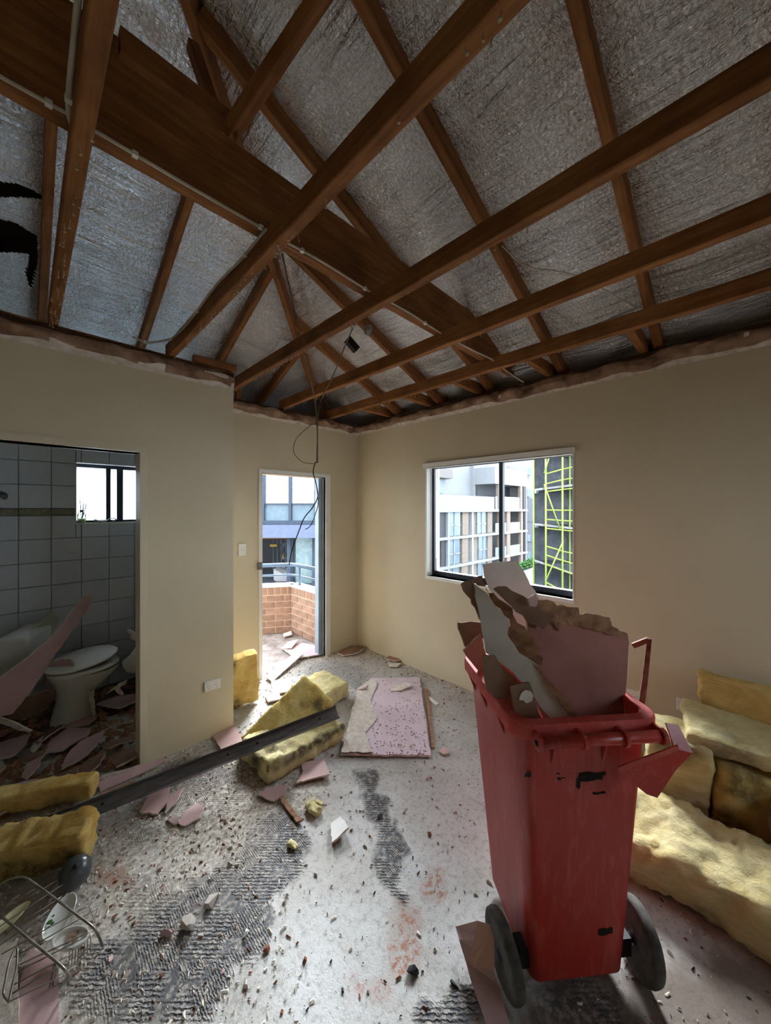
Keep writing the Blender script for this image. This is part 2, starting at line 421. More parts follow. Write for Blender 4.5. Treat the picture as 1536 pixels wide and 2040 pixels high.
def build_floor():
    st = 0.0125
    xs = np.arange(XL, XR + st, st); ys = np.arange(YB, YF + 0.25, st)
    xs = xs[(xs > -0.5)]; ys = ys[(ys > -0.5)]
    xs = np.concatenate(([XL, -1.0], xs)); ys = np.concatenate(([YB, -1.0], ys))
    xs[-1] = XR
    X, Y = np.meshgrid(xs, ys, indexing='ij')
    # edges wander with noise
    wx = X + 0.10 * (fbm(X, Y, 9, 1) - 0.5); wy = Y + 0.10 * (fbm(X, Y, 9, 5) - 0.5)
    glue_polys = [
        [(613, 1645), (606, 1690), (600, 1722), (588, 1752), (566, 1768), (548, 1800), (545, 1832), (515, 1882), (498, 1908), (452, 1922), (440, 1962), (418, 2040), (210, 2040), (150, 1985), (110, 1930), (170, 1900), (240, 1870), (300, 1800), (360, 1770), (420, 1740), (480, 1690), (520, 1640), (560, 1605)],
        [(704, 1534), (745, 1532), (752, 1580), (774, 1600), (778, 1634), (752, 1640), (730, 1612), (718, 1572)],
        [(755, 1640), (790, 1634), (806, 1690), (806, 1732), (790, 1755), (818, 1790), (802, 1800), (770, 1760), (745, 1730), (750, 1690)],
        [(828, 2045), (835, 1992), (900, 1980), (965, 1985), (1010, 2045)],
        [(560, 1590), (600, 1620), (600, 1640), (575, 1640)],
        [(560, 1318), (640, 1312), (720, 1325), (730, 1345), (660, 1352), (600, 1345), (560, 1352)],
        [(690, 1335), (745, 1342), (720, 1372), (680, 1365)],
        [(330, 1530), (470, 1490), (500, 1560), (470, 1620), (380, 1640), (300, 1600)],
        [(230, 1650), (300, 1625), (330, 1660), (260, 1690)],
        [(1045, 1945), (1230, 1945), (1250, 2045), (1040, 2045)],
        [(250, 1745), (330, 1735), (345, 1790), (290, 1800)],
    ]
    glue = np.zeros(X.shape)
    for k, pl in enumerate(glue_polys):
        sd = poly_sd(wx, wy, px_poly(pl))
        soft = 0.02 if k in (0, 1, 2, 3) else 0.05
        m = sstep(sd + 0.05 * (fbm(X, Y, 26, 20 + k) - 0.5), -soft, soft)
        m *= {5: 0.5, 6: 0.55, 7: 0.75, 8: 0.7, 9: 0.75}.get(k, 1.0)
        glue = np.maximum(glue, m)
    # dust lies over the left part
    dust_polys = [[(180, 1640), (620, 1480), (640, 1620), (560, 1640), (420, 1790), (330, 1860), (180, 1880), (60, 1900), (150, 1700)],
                  [(0, 1850), (160, 1780), (220, 2040), (0, 2040)]]
    dust = np.zeros(X.shape)
    for k, pl in enumerate(dust_polys):
        sd = poly_sd(wx, wy, px_poly(pl))
        dust = np.maximum(dust, sstep(sd + 0.35 * (fbm(X, Y, 7, 50 + k) - 0.5), -0.10, 0.12))
    near_wall = np.minimum(XR - X, np.minimum(np.abs(YF - Y), np.abs(YJ - Y) + (X > XJ) * 9))
    dust = np.maximum(dust, 0.9 * sstep(0.16 - near_wall + 0.14 * (fbm(X, Y, 11, 70) - 0.5), 0, 0.12))
    rust = np.zeros(X.shape)
    for k, pl in enumerate([[(790, 1800), (830, 1800), (845, 1890), (825, 1925), (770, 1930), (765, 1900), (785, 1860)], [(700, 1945), (780, 1945), (770, 1985), (700, 1985)], [(850, 1730), (880, 1740), (885, 1800), (860, 1790)], [(195, 1725), (260, 1715), (270, 1760), (200, 1765)]]):
        sd = poly_sd(wx, wy, px_poly(pl))
        rust = np.maximum(rust, sstep(sd + 0.10 * (fbm(X, Y, 20, 90 + k) - 0.5), -0.03, 0.04))
    brown = np.zeros(X.shape)
    for k, pl in enumerate([[(1040, 1930), (1300, 1900), (1536, 1850), (1900, 2040), (1700, 2600), (900, 2600), (1040, 2045)], [(300, 1530), (520, 1470), (560, 1580), (420, 1640), (250, 1620)]]):
        sd = poly_sd(wx, wy, px_poly(pl))
        brown = np.maximum(brown, 0.8 * sstep(sd + 0.2 * (fbm(X, Y, 8, 120 + k) - 0.5), -0.06, 0.08))
    glue = glue * (1 - 0.55 * dust)
    Z = 0.004 * glue + 0.004 * dust * fbm(X, Y, 30, 7) + 0.002 * (fbm(X, Y, 12, 9) - 0.5)
    nx, ny = X.shape
    V = np.stack([X, Y, Z], -1).reshape(-1, 3)
    idx = np.arange(nx * ny).reshape(nx, ny)
    Fq = np.stack([idx[:-1, :-1], idx[1:, :-1], idx[1:, 1:], idx[:-1, 1:]], -1).reshape(-1, 4)
    me = bpy.data.meshes.new('floor')
    me.from_pydata(V.tolist(), [], Fq.tolist())
    for nm, arr in (('glue', glue), ('dust', dust), ('rust', rust), ('brown', brown)):
        at_ = me.attributes.new(nm, 'FLOAT', 'POINT'); at_.data.foreach_set('value', arr.reshape(-1).astype(np.float32))
    me.polygons.foreach_set('use_smooth', [True] * len(me.polygons))
    t = NT('stripped_concrete_floor'); v = t.coords('Object')
    n1 = t.noise(v, 3.2, 6, 0.6); n2 = t.noise(v, 40, 5, 0.7); n3 = t.noise(v, 130, 3, 0.6)
    base = t.ramp(n1, [(0.3, srgb(196, 194, 192)), (0.55, srgb(178, 174, 168)), (0.75, srgb(160, 152, 142))])
    speck = t.ramp(n2, [(0.38, (0.55, 0.52, 0.48, 1)), (0.5, (1, 1, 1, 1))])
    base = t.mix(0.55, base, speck, 'MULTIPLY')
    dusty = t.ramp(n2, [(0.33, srgb(122, 112, 100)), (0.5, srgb(176, 166, 152)), (0.64, srgb(220, 212, 202))])
    # combed glue: short ridges in two directions
    def comb(direction, sc):
        w = t.node('ShaderNodeTexWave', wave_type='BANDS', bands_direction=direction); w.inputs['Scale'].default_value = sc
        w.inputs['Distortion'].default_value = 5.0; w.inputs['Detail'].default_value = 3; w.inputs['Detail Scale'].default_value = 2.6; w.inputs['Detail Roughness'].default_value = .6
        t.link(v, w.inputs['Vector']); return w.outputs['Fac']
    sel = t.ramp(t.noise(v, 5.5, 3), [(0.50, (0, 0, 0, 1)), (0.56, (1, 1, 1, 1))])
    cmb = t.mix(sel, comb('DIAGONAL', 30), comb('X', 34))
    smear = t.ramp(t.noise(v, 9, 4), [(0.38, (0, 0, 0, 1)), (0.62, (1, 1, 1, 1))])
    cmb = t.mix(smear, cmb, (0.35, 0.35, 0.35, 1))
    gl = t.ramp(cmb, [(0.15, srgb(58, 58, 62)), (0.85, srgb(112, 110, 110))])
    gl = t.mix(t.ramp(n2, [(0.47, (0, 0, 0, 1)), (0.62, (0.9, 0.9, 0.9, 1))]), gl, srgb(160, 152, 142))
    col = t.mix(t.attr('brown'), base, srgb(90, 72, 58))
    col = t.mix(t.math('MULTIPLY', t.attr('dust'), t.ramp(n1, [(0.25, (0.5, 0.5, 0.5, 1)), (0.6, (1, 1, 1, 1))])), col, dusty)
    col = t.mix(t.attr('glue'), col, gl)
    ru = t.math('MULTIPLY', t.attr('rust'), t.ramp(n2, [(0.42, (0, 0, 0, 1)), (0.58, (1, 1, 1, 1))]))
    col = t.mix(ru, col, srgb(150, 98, 72))
    nb = t.bump(n3, 0.35, 0.004); nb = t.bump(n2, 0.35, 0.006, nb)
    gb = t.math('MULTIPLY', cmb, t.attr('glue')); nb = t.bump(gb, 0.8, 0.008, nb)
    M['floor'] = t.done(col, t.mix(t.attr('dust'), (0.62,) * 3 + (1,), (0.95,) * 3 + (1,)), 0, nb, 0.3)
    me.materials.append(M['floor'])
    o = bpy.data.objects.new('floor', me); COL.objects.link(o)
    return structure(o)
floor = build_floor()

# ---- walls
def wall_boxes(name, boxes, mat=None):
    b = MB()
    for lo, hi in boxes: b.box(lo, hi)
    return structure(b.build(name, mat or M['cream'], loc=None))
WY0, WY1, WZ0, WZ1 = 0.925, 2.32, 1.0, 2.13
wall_right = wall_boxes('wall_right', [((XR, YB - .25, 0), (XR + .22, WY0, ZT)), ((XR, WY1, 0), (XR + .22, YF + .22, ZT)), ((XR, WY0, 0), (XR + .22, WY1, WZ0)), ((XR, WY0, WZ1), (XR + .22, WY1, ZT))])
DX0, DX1, DZ = 1.670, 2.434, 2.04
wall_far = wall_boxes('wall_far', [((XJ - .11, YF, 0), (DX0, YF + .11, ZT)), ((DX1, YF, 0), (XR, YF + .11, ZT)), ((DX0, YF, DZ), (DX1, YF + .11, ZT))])
BX0, BX1 = -0.284, 0.536
wall_jog = wall_boxes('wall_jog', [((XL, YJ, 0), (BX0, YJ + .11, ZT)), ((BX1, YJ, 0), (XJ, YJ + .11, ZT)), ((BX0, YJ, DZ + .005), (BX1, YJ + .11, ZT)), ((XJ - .11, YJ + .11, 0), (XJ, YF, ZT))])
wall_left = wall_boxes('wall_left', [((XL - .22, YB - .25, 0), (XL, YBB + .3, 4.9))])
RW = (1.72, 2.52, 1.05, 2.05)  # added opening behind the camera, lets in extra fill daylight
wall_back = wall_boxes('wall_back', [((XL, YB - .22, 0), (RW[0], YB, 4.9)), ((RW[1], YB - .22, 0), (XR, YB, 4.9)), ((RW[0], YB - .22, 0), (RW[1], YB, RW[2])), ((RW[0], YB - .22, RW[3]), (RW[1], YB, 4.9))])
# bathroom shell
BWX0, BWX1, BWZ0, BWZ1 = 0.33, 1.02, 1.555, 2.10
wall_bathroom = wall_boxes('wall_bathroom', [((XL, YBB + .012, 0), (BWX0, YBB + .22, ZT)), ((BWX1, YBB + .012, 0), (XJ + .11, YBB + .22, ZT)), ((BWX0, YBB + .012, 0), (BWX1, YBB + .22, BWZ0)), ((BWX0, YBB + .012, BWZ1), (BWX1, YBB + .22, ZT)), ((XJ - .11, YF, 0), (XJ, YBB, ZT))], M['grout'])
tile_me = {}
def tile_piece(x0, x1, z0, z1, mat, name):
    w, h = round(x1 - x0, 3), round(z1 - z0, 3)
    key = (w, h, mat)
    if key not in tile_me:
        b = MB(); e = 0.003
        V = [(0, 0, 0), (w, 0, 0), (w, 0, h), (0, 0, h), (e, -.012, e), (w - e, -.012, e), (w - e, -.012, h - e), (e, -.012, h - e)]
        b.add(V, [(4, 5, 6, 7), (0, 1, 5, 4), (1, 2, 6, 5), (2, 3, 7, 6), (3, 0, 4, 7)])
        o = b.build(name, M[mat]); tile_me[key] = o.data
    else:
        o = bpy.data.objects.new(name, tile_me[key]); COL.objects.link(o)
    o.location = (x0, YBB + .012, z0); o.parent = wall_bathroom
def tiles():
    rows = [(1.684 + .2 * k, 1.884 + .2 * k, 'tile') for k in range(5)] + [(1.623, 1.684, 'frieze')] + [(1.423 - .2 * k, 1.623 - .2 * k, 'tile') for k in range(8)]
    for (z0, z1, mt) in rows:
        for k in range(-3, 6):
            x0, x1 = -.031 + .2 * k, .169 + .2 * k
            x1 = min(x1, XJ - .11)
            a, b_, c, d = x0, x1, max(z0, 0.0), min(z1, ZT)
            if d - c < .02: continue
            ox0, ox1, oz0, oz1 = max(a, BWX0), min(b_, BWX1), max(c, BWZ0), min(d, BWZ1)
            rects = [(a, b_, c, d)]
            if ox1 > ox0 and oz1 > oz0:
                rects = []
                if ox0 - a > .01: rects.append((a, ox0, c, d))
                if b_ - ox1 > .01: rects.append((ox1, b_, c, d))
                if oz0 - c > .01: rects.append((ox0, ox1, c, oz0))
                if d - oz1 > .01: rects.append((ox0, ox1, oz1, d))
            for (p, q, r_, s_) in rects:
                g = .0012
                tile_piece(p + g, q - g, r_ + g, s_ - g, mt, 'wall_tile' if mt == 'tile' else 'frieze_tile')
tiles()
b = MB(); b.box((XL, YJ + .11, -.08), (XJ, YBB + .22, -.001))
floor_bath = structure(b.build('floor_bathroom', pmat('dirty_bathroom_floor', srgb(120, 112, 104), srgb(76, 70, 64), 0.95, scale=9, bump=0.6, bscale=40)))
b = MB(); b.box((XL - .2, YB - .2, -.2), (XR + .2, YF + .1, -.012))
structure(b.build('floor_slab', M['concrete']))

# ---- ragged plaster left where the cornice was torn off
def ragged(name, p0, p1, nrm, seed, proud=0.035):
    p0, p1, nrm = Vector(p0), Vector(p1), Vector(nrm)
    L = (p1 - p0).length; n = int(L / 0.022); u = (p1 - p0) / L
    prof = [(-.006, 0.000), (0.0, 0.004), (0.022, 0.008), (0.045, 0.028), (0.065, 0.034), (0.085, 0.030), (0.100, 0.012), (0.112, 0.010), (0.124, 0.012), (0.126, -.02)]
    V = []; F = []; mi = []
    for i in range(n + 1):
        s = L * i / n
        big = noise.noise(Vector((s * 2.3, seed, 0))); small = noise.noise(Vector((s * 11, seed, 3)))
        for k, (dz, out) in enumerate(prof):
            wob = noise.noise(Vector((s * 16, k * 1.7, seed)))
            oo = out * (1 + 0.95 * big + 0.8 * small) + 0.014 * wob * (1 if 1 < k < 9 else .15)
            zz = dz + (0.026 * noise.noise(Vector((s * 7, k * .9, seed + 9))) if 1 < k < 8 else 0.002 * wob)
            q = p0 + u * s + nrm * max(oo, 0.0015 if k < 9 else -.02); V.append((q.x, q.y, ZC + zz))
    m = len(prof)
    for i in range(n):
        for k in range(m - 1):
            F.append((i * m + k, (i + 1) * m + k, (i + 1) * m + k + 1, i * m + k + 1))
            chip = noise.noise(Vector((L * i / n * 5, k * .6, seed + 20)))
            mi.append(1 if (k <= 1 or (chip > .5 and k < 5)) else (2 if k >= 6 else 0))
    o = mk(name, V, F, [M['raw_plaster'], M['gypsum'], M['dark_brick']], None, True, mi)
    return structure(fix_normals(o))
ragged('trim_1', (XR, YB, 0), (XR, YF, 0), (-1, 0, 0), 1.3)
ragged('trim_2', (XJ, YF, 0), (XR, YF, 0), (0, -1, 0), 5.1)
ragged('trim_3', (XL, YJ, 0), (XJ, YJ, 0), (0, -1, 0), 8.7)

# ---- roof foil (ceiling), with the sag between rafters
def foil(name, fn, ulist, vlist, hole=None, mat='foil'):
    V = []; F = []
    for i, u in enumerate(ulist):
        for j, w in enumerate(vlist): V.append(fn(u, w))
    m = len(vlist)
    for i in range(len(ulist) - 1):
        for j in range(m - 1):
            if hole:
                c = [V[i * m + j], V[(i + 1) * m + j + 1]]
                if hole((c[0][0] + c[1][0]) / 2, (c[0][1] + c[1][1]) / 2): continue
            F.append((i * m + j, (i + 1) * m + j, (i + 1) * m + j + 1, i * m + j + 1))
    o = mk(name, V, F, M[mat], None, True)
    return structure(o)
RAFT_Y = [-1.36, -0.76, -.16, .44, 1.05, 1.665, 2.225, 2.81]   # far edge of each rafter above the right wall
RAFT_X = [-1.13, -.53, .07, .66, 1.26, 1.85]                   # near edge of each rafter above the far wall
def sag(p, marks):
    d = min(abs(p - m) for m in marks); return min(d / 0.3, 1.0)
XHIP0 = -1.75
def fg(x, y):          # right slope: x rises to the left; bounded by hip y = x + 1.14
    yy = YB - .2 + (x + 1.14 - YB + .2) * y
    s = sag(yy, [q - .022 for q in RAFT_Y]) * min(1, max(0, (x + 1.14 - yy) / .3))
    wr = 0.012 * noise.noise(Vector((x * 9, yy * 2.2, 2))) + 0.008 * noise.noise(Vector((x * 22, yy * 4, 7)))
    dfold = x + 1.14 - yy
    wr += 0.022 * noise.noise(Vector(((x + yy) * 1.2, (x - yy) * 14, 4))) * math.exp(-(dfold / .5) ** 2)
    return (x, yy, zG(x) + .100 - .022 * s + wr * (0.3 + s))
def ff(y, x):
    xx = -1.97 + (y - 1.14 + 1.97) * x
    s = sag(xx, [q + .022 for q in RAFT_X]) * min(1, max(0, (y - 1.14 - xx) / .3))
    wr = 0.012 * noise.noise(Vector((xx * 2.0, y * 11, 12))) + 0.010 * noise.noise(Vector((xx * 1.2 + y * .8, y * 26, 17)))
    return (xx, y, zF(y) + .100 - .022 * s + wr * (0.3 + s))
lin = lambda a, b_, n: [a + (b_ - a) * i / n for i in range(n + 1)]
foil('ceiling', fg, lin(-1.97, 3.42, 170), lin(0, 1, 200))
def on_F(px, py, up=.1):
    r = ray(px, py); d = (2.76 + up + TAN * YE - EYE) / (r.z + TAN * r.y); return (r.x * d, r.y * d)
HOLES = [[on_F(*p) for p in q] for q in ([(-60, 345), (40, 365), (84, 388), (84, 396), (30, 390), (-60, 385)], [(-60, 418), (30, 440), (74, 470), (76, 520), (60, 585), (52, 545), (58, 505), (-60, 488)])]
def in_hole(x, y):
    if x > .12 or y < 1.0: return False
    for pl in HOLES:
        ins = False; n = len(pl)
        for k in range(n):
            (x0, y0), (x1, y1) = pl[k], pl[(k + 1) % n]
            if (y0 > y) != (y1 > y) and x < (x1 - x0) * (y - y0) / (y1 - y0) + x0: ins = not ins
        if ins: return True
    return False
foil('ceiling_far', ff, lin(-.83, 1.9, 90) + lin(1.9, 3.2, 190)[1:] + lin(3.2, 4.56, 50)[1:], lin(0, .48, 80) + lin(.48, .66, 90)[1:] + lin(.66, 1, 60)[1:], in_hole, 'foil_far')
# tiled roof deck just above the foil keeps the sky out
b = MB()
e = .30
b.add([(XL - .3, YB - .3, zG(XL - .3) + e), (3.42, YB - .3, zG(3.42) + e), (3.42, 4.56, zG(3.42) + e), (XL - .3, XL - .3 + 1.14, zG(XL - .3) + e)], [(0, 1, 2, 3)])
b.add([(3.42, 4.56, zF(4.56) + e), (XL - .3, 4.56, zF(4.56) + e), (XL - .3, XL - .3 + 1.14, zF(XL - .3 + 1.14) + e)], [(0, 1, 2)])
structure(b.build('roof_deck', M['roof_dark']))
b = MB()
XO, YO = 3.34, 4.62
b.box((XR + .22, YB - .3, 2.58), (XO, YO, 2.62)); b.box((XO - .03, YB - .3, 2.58), (XO, YO, 2.98))
b.box((XL - .3, YBB + .22, 2.58), (XR + .22, YO, 2.62)); b.box((XL - .3, YO - .03, 2.58), (XO, YO, 2.98))
b.box((XJ, YF + .11, 2.58), (XR + .22, YBB + .25, 2.62)); b.box((XL - .3, YB - .3, 2.4), (XO, YB - .21, 5.2))
b.box((XL - .3, YB - .3, 2.4), (XL - .21, YO, 5.2))
structure(b.build('roof_soffit', M['white_board']))

# ------------------------------------------------------------------ timber
def timber(name, label, p0, p1, w, h, up=(0, 0, 1), cat='beam', group=None, parent=None):
    """rectangular stick whose underside centre line runs p0 to p1, slightly eased edges; grain along local x"""
    p0, p1 = Vector(p0), Vector(p1); L = (p1 - p0).length
    x = (p1 - p0).normalized(); y = Vector(up).cross(x).normalized(); z = x.cross(y)
    c = 0.004
    prof = [(-w / 2 + c, 0), (w / 2 - c, 0), (w / 2, c), (w / 2, h - c), (w / 2 - c, h), (-w / 2 + c, h), (-w / 2, h - c), (-w / 2, c)]
    n = max(2, int(L / .35)); sd = rnd.random() * 50
    rings = []
    for i in range(n + 1):
        s = L * i / n
        oy = 0.0022 * noise.noise(Vector((s * 1.1, sd, 0))); oz = 0.0022 * noise.noise(Vector((s * 1.3, sd, 5)))
        rings.append([(s, a + oy, b_ + oz) for a, b_ in prof])
    b = MB(); b.loft(rings)
    o = b.build(name, M['timber'], parent, fix=True)
    mw = Matrix((x, y, z)).transposed().to_4x4(); mw.translation = p0
    if parent is None: o.matrix_world = mw
    if label: tag(o, label, cat, group)
    return o

def nails(parent, L, w, count, seed, a=0.0, dense=None):
    r = random.Random(seed); b = MB()
    for k in range(count):
        s = L * (a + (1 - a) * (r.random() if dense is None else r.betavariate(*dense))); y = (r.random() - .5) * w * .8
        ln = r.uniform(.012, .030); dx, dy = r.uniform(-.006, .006), r.uniform(-.005, .005)
        b.tube([(s, y, .004), (s + dx, y + dy, -ln)], .0016, 5)
        b.tube([(s + dx, y + dy, -ln + .001), (s + dx, y + dy, -ln - .003)], r.uniform(.003, .0055), 6)
    o = b.build('nails', M['nail'], parent); o['kind'] = 'stuff'; return o

GJ = 'ceiling joists left bare under the roof'
jo = [
    (.118, YJ + .05, 'orange-brown ceiling joist nearest the bathroom doorway, thick with plaster-tipped nails', 46),
    (.714, YJ + .05, 'long ceiling joist ending on the wall beside the bathroom door, white cable clipped along it', 46),
    (1.295, YF + .05, 'ceiling joist that starts at the outer corner of the jutting wall', 44),
    (1.906, YF + .05, 'ceiling joist running above the balcony doorway', 44),
    (2.494, YF + .05, 'ceiling joist closest and parallel to the window wall', 40)]
for k, (x, yend, lab, nn) in enumerate(jo):
    o = timber('ceiling_joist', lab, (x, YB, ZP), (x, yend, ZP), .046, .09, cat='joist', group=GJ)
    nails(o, yend - YB, .046, nn, 100 + k, .4, (2.2, 1.3) if k else (3, 1.2))
# rafters on the slope above the window wall
GR = 'rafters on the slope above the window wall'
labs = {-1.36: 'rafter over the window wall behind the viewer', -.76: 'second rafter over the window wall behind the viewer', -.16: 'rafter at the far right edge above the insulation heap', .44: 'rafter above the window wall just right of the window', 1.05: 'rafter above the window wall over the right half of the window',
        1.665: 'rafter over the left half of the window, crossing the deep beam', 2.225: 'rafter above the window wall carrying a small black fitting', 2.81: 'short rafter nearest the far room corner, on the window-wall slope'}
for yv in RAFT_Y:
    xt = max(XHIP0, yv - 1.14 - .02)
    timber('rafter', labs[yv], (3.05, yv - .022, zG(3.05)), (xt, yv - .022, zG(xt)), .045, .095, cat='rafter', group=GR)
GF = 'rafters on the slope above the bathroom wall'
labs = {-1.13: 'rafter over the bathroom wall outside the left edge', -.53: 'second rafter over the bathroom wall outside the left edge', .07: 'rafter beside the torn foil hole at the left edge', .66: 'upright-looking rafter above the bathroom door jamb',
        1.26: 'rafter above the outer corner of the jutting wall', 1.85: 'short rafter over the balcony doorway'}
for xv in RAFT_X:
    yt = max(.2, xv + 1.14 + .03)
    timber('rafter', labs[xv], (xv + .022, 4.35, zF(4.35)), (xv + .022, yt, zF(yt)), .045, .095, cat='rafter', group=GF)
xh0, xh1 = 3.0, XHIP0
timber('hip_rafter', 'hip rafter climbing from the far room corner where both roof slopes meet', (xh0, xh0 + 1.14, zG(xh0) - .03), (xh1, xh1 + 1.14, zG(xh1) - .03), .04, .14, cat='rafter')
# ridge-side timbers
timber('hanging_beam', 'deep dark hanging beam crossing over all the ceiling joists', (XL, 1.425, 2.815), (XR + .03, 1.425, 2.815), .05, .285, cat='beam')
o = timber('bracing_timber', 'orange packing timber lying just above the deep beam, left of the strut', (.22, 1.45, 3.155), (.60, 1.45, 3.155), .05, .085, cat='timber')
timber('bracing_timber', 'timber on top of the deep beam running out past the left edge', (XL, 1.45, 3.105), (.215, 1.45, 3.105), .05, .09, cat='timber')
timber('strut', 'slanted orange strut rising from the deep beam toward the window-wall slope', (.585, 1.46, 3.14), (.93, .965, 3.85), .07, .045, up=(-.6, .3, .7), cat='strut')
timber('strut', 'thin dark strut leaning beside the hip rafter near the ceiling top', (.60, 1.50, 3.16), (.50, 1.62, 3.62), .045, .045, up=(0, 1, 0), cat='strut')
# short trimmers between the last joist and the window wall
GT = 'short trimmers against the window wall'
for yv, lab in ((.49, 'short trimmer against the window wall right of the window'), (1.10, 'short trimmer ending above the right half of the window'), (1.72, 'short trimmer ending above the left half of the window'), (2.28, 'short trimmer ending left of the window'), (2.86, 'short orange trimmer nearest the far room corner')):
    timber('trimmer', lab, (2.517, yv, ZP), (3.05, yv, ZP), .045, .09, cat='trimmer', group=GT)
timber('top_plate', 'dark timber plate along the top of the bathroom wall', (XL, YJ + .06, ZT), (XJ, YJ + .06, ZT), .09, .035, cat='plate')
timber('top_plate', 'dark timber plate along the top of the balcony wall', (XJ, YF + .06, ZT), (XR, YF + .06, ZT), .09, .018, cat='plate')
timber('top_plate', 'dark timber plate along the top of the window wall', (XR + .08, YB, ZT), (XR + .08, YF, ZT), .09, .018, cat='plate')
timber('timber_offcut', 'broken timber packer on the outer corner of the jutting wall', (.86, YJ + .03, 2.735), (1.16, YJ + .02, 2.735), .05, .05, cat='offcut')
timber('stud', 'short upright stud in the dark above the balcony wall', (1.50, 3.62, 2.70), (1.50, 3.62, 2.98), .045, .045, up=(1, 0, 0), cat='stud')

# ------------------------------------------------------------------ windows and doors
w1 = structure(root('window_1', None, None, (XR, 0, 0))); del_ = None
def wpart(name, boxes, mat, parent, off=(0, 0, 0)):
    b = MB()
    for lo, hi in boxes: b.box(lo, hi)
    return b.build(name, mat, parent)
fx0, fx1 = .085, .135          # frame depth inside the wall opening
wpart('window_frame', [((fx0, WY0, WZ0), (fx1, WY0 + .022, WZ1)), ((fx0, WY1 - .03, WZ0), (fx1, WY1, WZ1)), ((fx0, WY0, WZ0), (fx1, WY1, WZ0 + .045)), ((fx0, WY0, WZ1 - .035), (fx1, WY1, WZ1))], M['alu'], w1)
WM = 1.545
wpart('meeting_stile', [((fx0 - .005, WM - .016, WZ0 + .04), (fx1 - .02, WM + .02, WZ1 - .03))], M['alu'], w1)
wpart('pane', [((fx0 + .02, WM + .02, WZ0 + .045), (fx0 + .025, WY1 - .04, WZ1 - .035))], M['glass'], w1)
wpart('window_sill', [((-.012, WY0 - .01, WZ0 - .03), (fx0, WY1 + .005, WZ0))], M['white_trim'], w1)
wpart('reveal_liner', [((-.006, WY1 - .006, WZ0), (fx0, WY1 + .012, WZ1)), ((-.004, WY0 - .006, WZ0), (fx0, WY0 + .003, WZ1))], M['white_trim'], w1)
h_ = wpart('blind_headrail', [((-.03, WY0 - .012, WZ1 - .030), (.02, WY1 + .03, WZ1 + .012))], M['white_trim'], w1)
wpart('blind_slats', [((-.026, WY0, WZ1 - .040 + .003 * k), (.018, WY1 + .02, WZ1 - .0385 + .003 * k)) for k in range(3)], M['plastic_white'], w1)

# balcony door frame and stacked door leaf
d2 = structure(root('door_2', None, None, (0, YF, 0)))
wpart('door_frame', [((DX0 - .034, -.014, 0), (DX0, .06, DZ + .036)), ((DX1, -.014, 0), (DX1 + .062, .06, DZ + .036)), ((DX0, -.014, DZ), (DX1, .06, DZ + .036))], M['white_trim'], d2)
wpart('door_leaf', [((2.362, .03, .02), (2.400, .10, DZ - .01)), ((2.404, .02, .02), (DX1 - .002, .09, DZ - .01))], M['alu_blue'], d2)
wpart('latch_keeper', [((DX0 - .05, -.03, 1.085), (DX0 - .01, -.012, 1.155))], M['steel_dark'], d2)
# outer brick leaf beside the door, in bricks
leaf = structure(MB().box((2.463, YF + .112, 0), (XR + .2, YF + .222, 2.44)).box((XJ, YF + .112, 0), (DX0 - .04, YF + .222, 2.44)).box((DX0 - .04, YF + .112, DZ), (2.463, YF + .222, 2.44)).build('wall_brick_leaf', M['mortar']))
bm_ = MB().box((0, 0, 0), (.23, .11, .076)).build('brick', M['brick_orange'], leaf); brick_me = bm_.data
COL.objects.unlink(bm_); bpy.data.objects.remove(bm_)
for k in range(28):
    for m_ in range(2):
        o = bpy.data.objects.new('brick', brick_me); COL.objects.link(o)
        o.location = (2.455 + (0 if k % 2 == 0 else -.0) + m_ * .24, YF + .108, .005 + k * .086); o.parent = leaf

# bathroom doorway frame
d1 = structure(root('door_1', None, None, (0, YJ, 0)))
wpart('door_frame', [((BX1, -.012, 0), (BX1 + .037, .012, DZ + .045)), ((BX1 - .004, -.012, 0), (BX1, .12, DZ + .008)), ((BX0 - .037, -.012, 0), (BX0, .012, DZ + .045)), ((BX0, -.012, 0), (BX0 + .004, .12, DZ + .008)), ((BX0, -.012, DZ + .005), (BX1, .12, DZ + .045))], M['cream_trim'], d1)
# bathroom window with frosted sliding panes
w2 = structure(root('window_2', None, None, (0, YBB, 0)))
wpart('window_frame', [((BWX0, .07, BWZ0), (BWX0 + .012, .12, BWZ1)), ((BWX1 - .03, .07, BWZ0), (BWX1, .12, BWZ1)), ((BWX0, .07, BWZ0 + .0), (BWX1, .12, BWZ0 + .022)), ((BWX0, .07, BWZ1 - .035), (BWX1, .12, BWZ1))], M['alu'], w2)
wpart('sash_stile', [((.555, .055, BWZ0 + .01), (.590, .10, BWZ1 - .02))], M['alu'], w2)
wpart('fixed_stile', [((.640, .075, BWZ0 + .01), (.690, .12, BWZ1 - .02))], M['alu'], w2)
wpart('pane', [((BWX0, .085, BWZ0 + .015), (.64, .088, BWZ1 - .03))], M['frosted'], w2)
wpart('pane', [((.64, .100, BWZ0 + .015), (BWX1 - .02, .103, BWZ1 - .03))], M['frosted'], w2)
wpart('window_sill', [((BWX0 - .004, -.004, BWZ0 - .012), (BWX1, .07, BWZ0))], M['white_trim'], w2)
wpart('reveal_liner', [((BWX0 - .004, -.004, BWZ0), (BWX0 + .004, .07, BWZ1)), ((BWX0 - .004, -.004, BWZ1 - .004), (BWX1, .07, BWZ1 + .006))], M['white_trim'], w2)

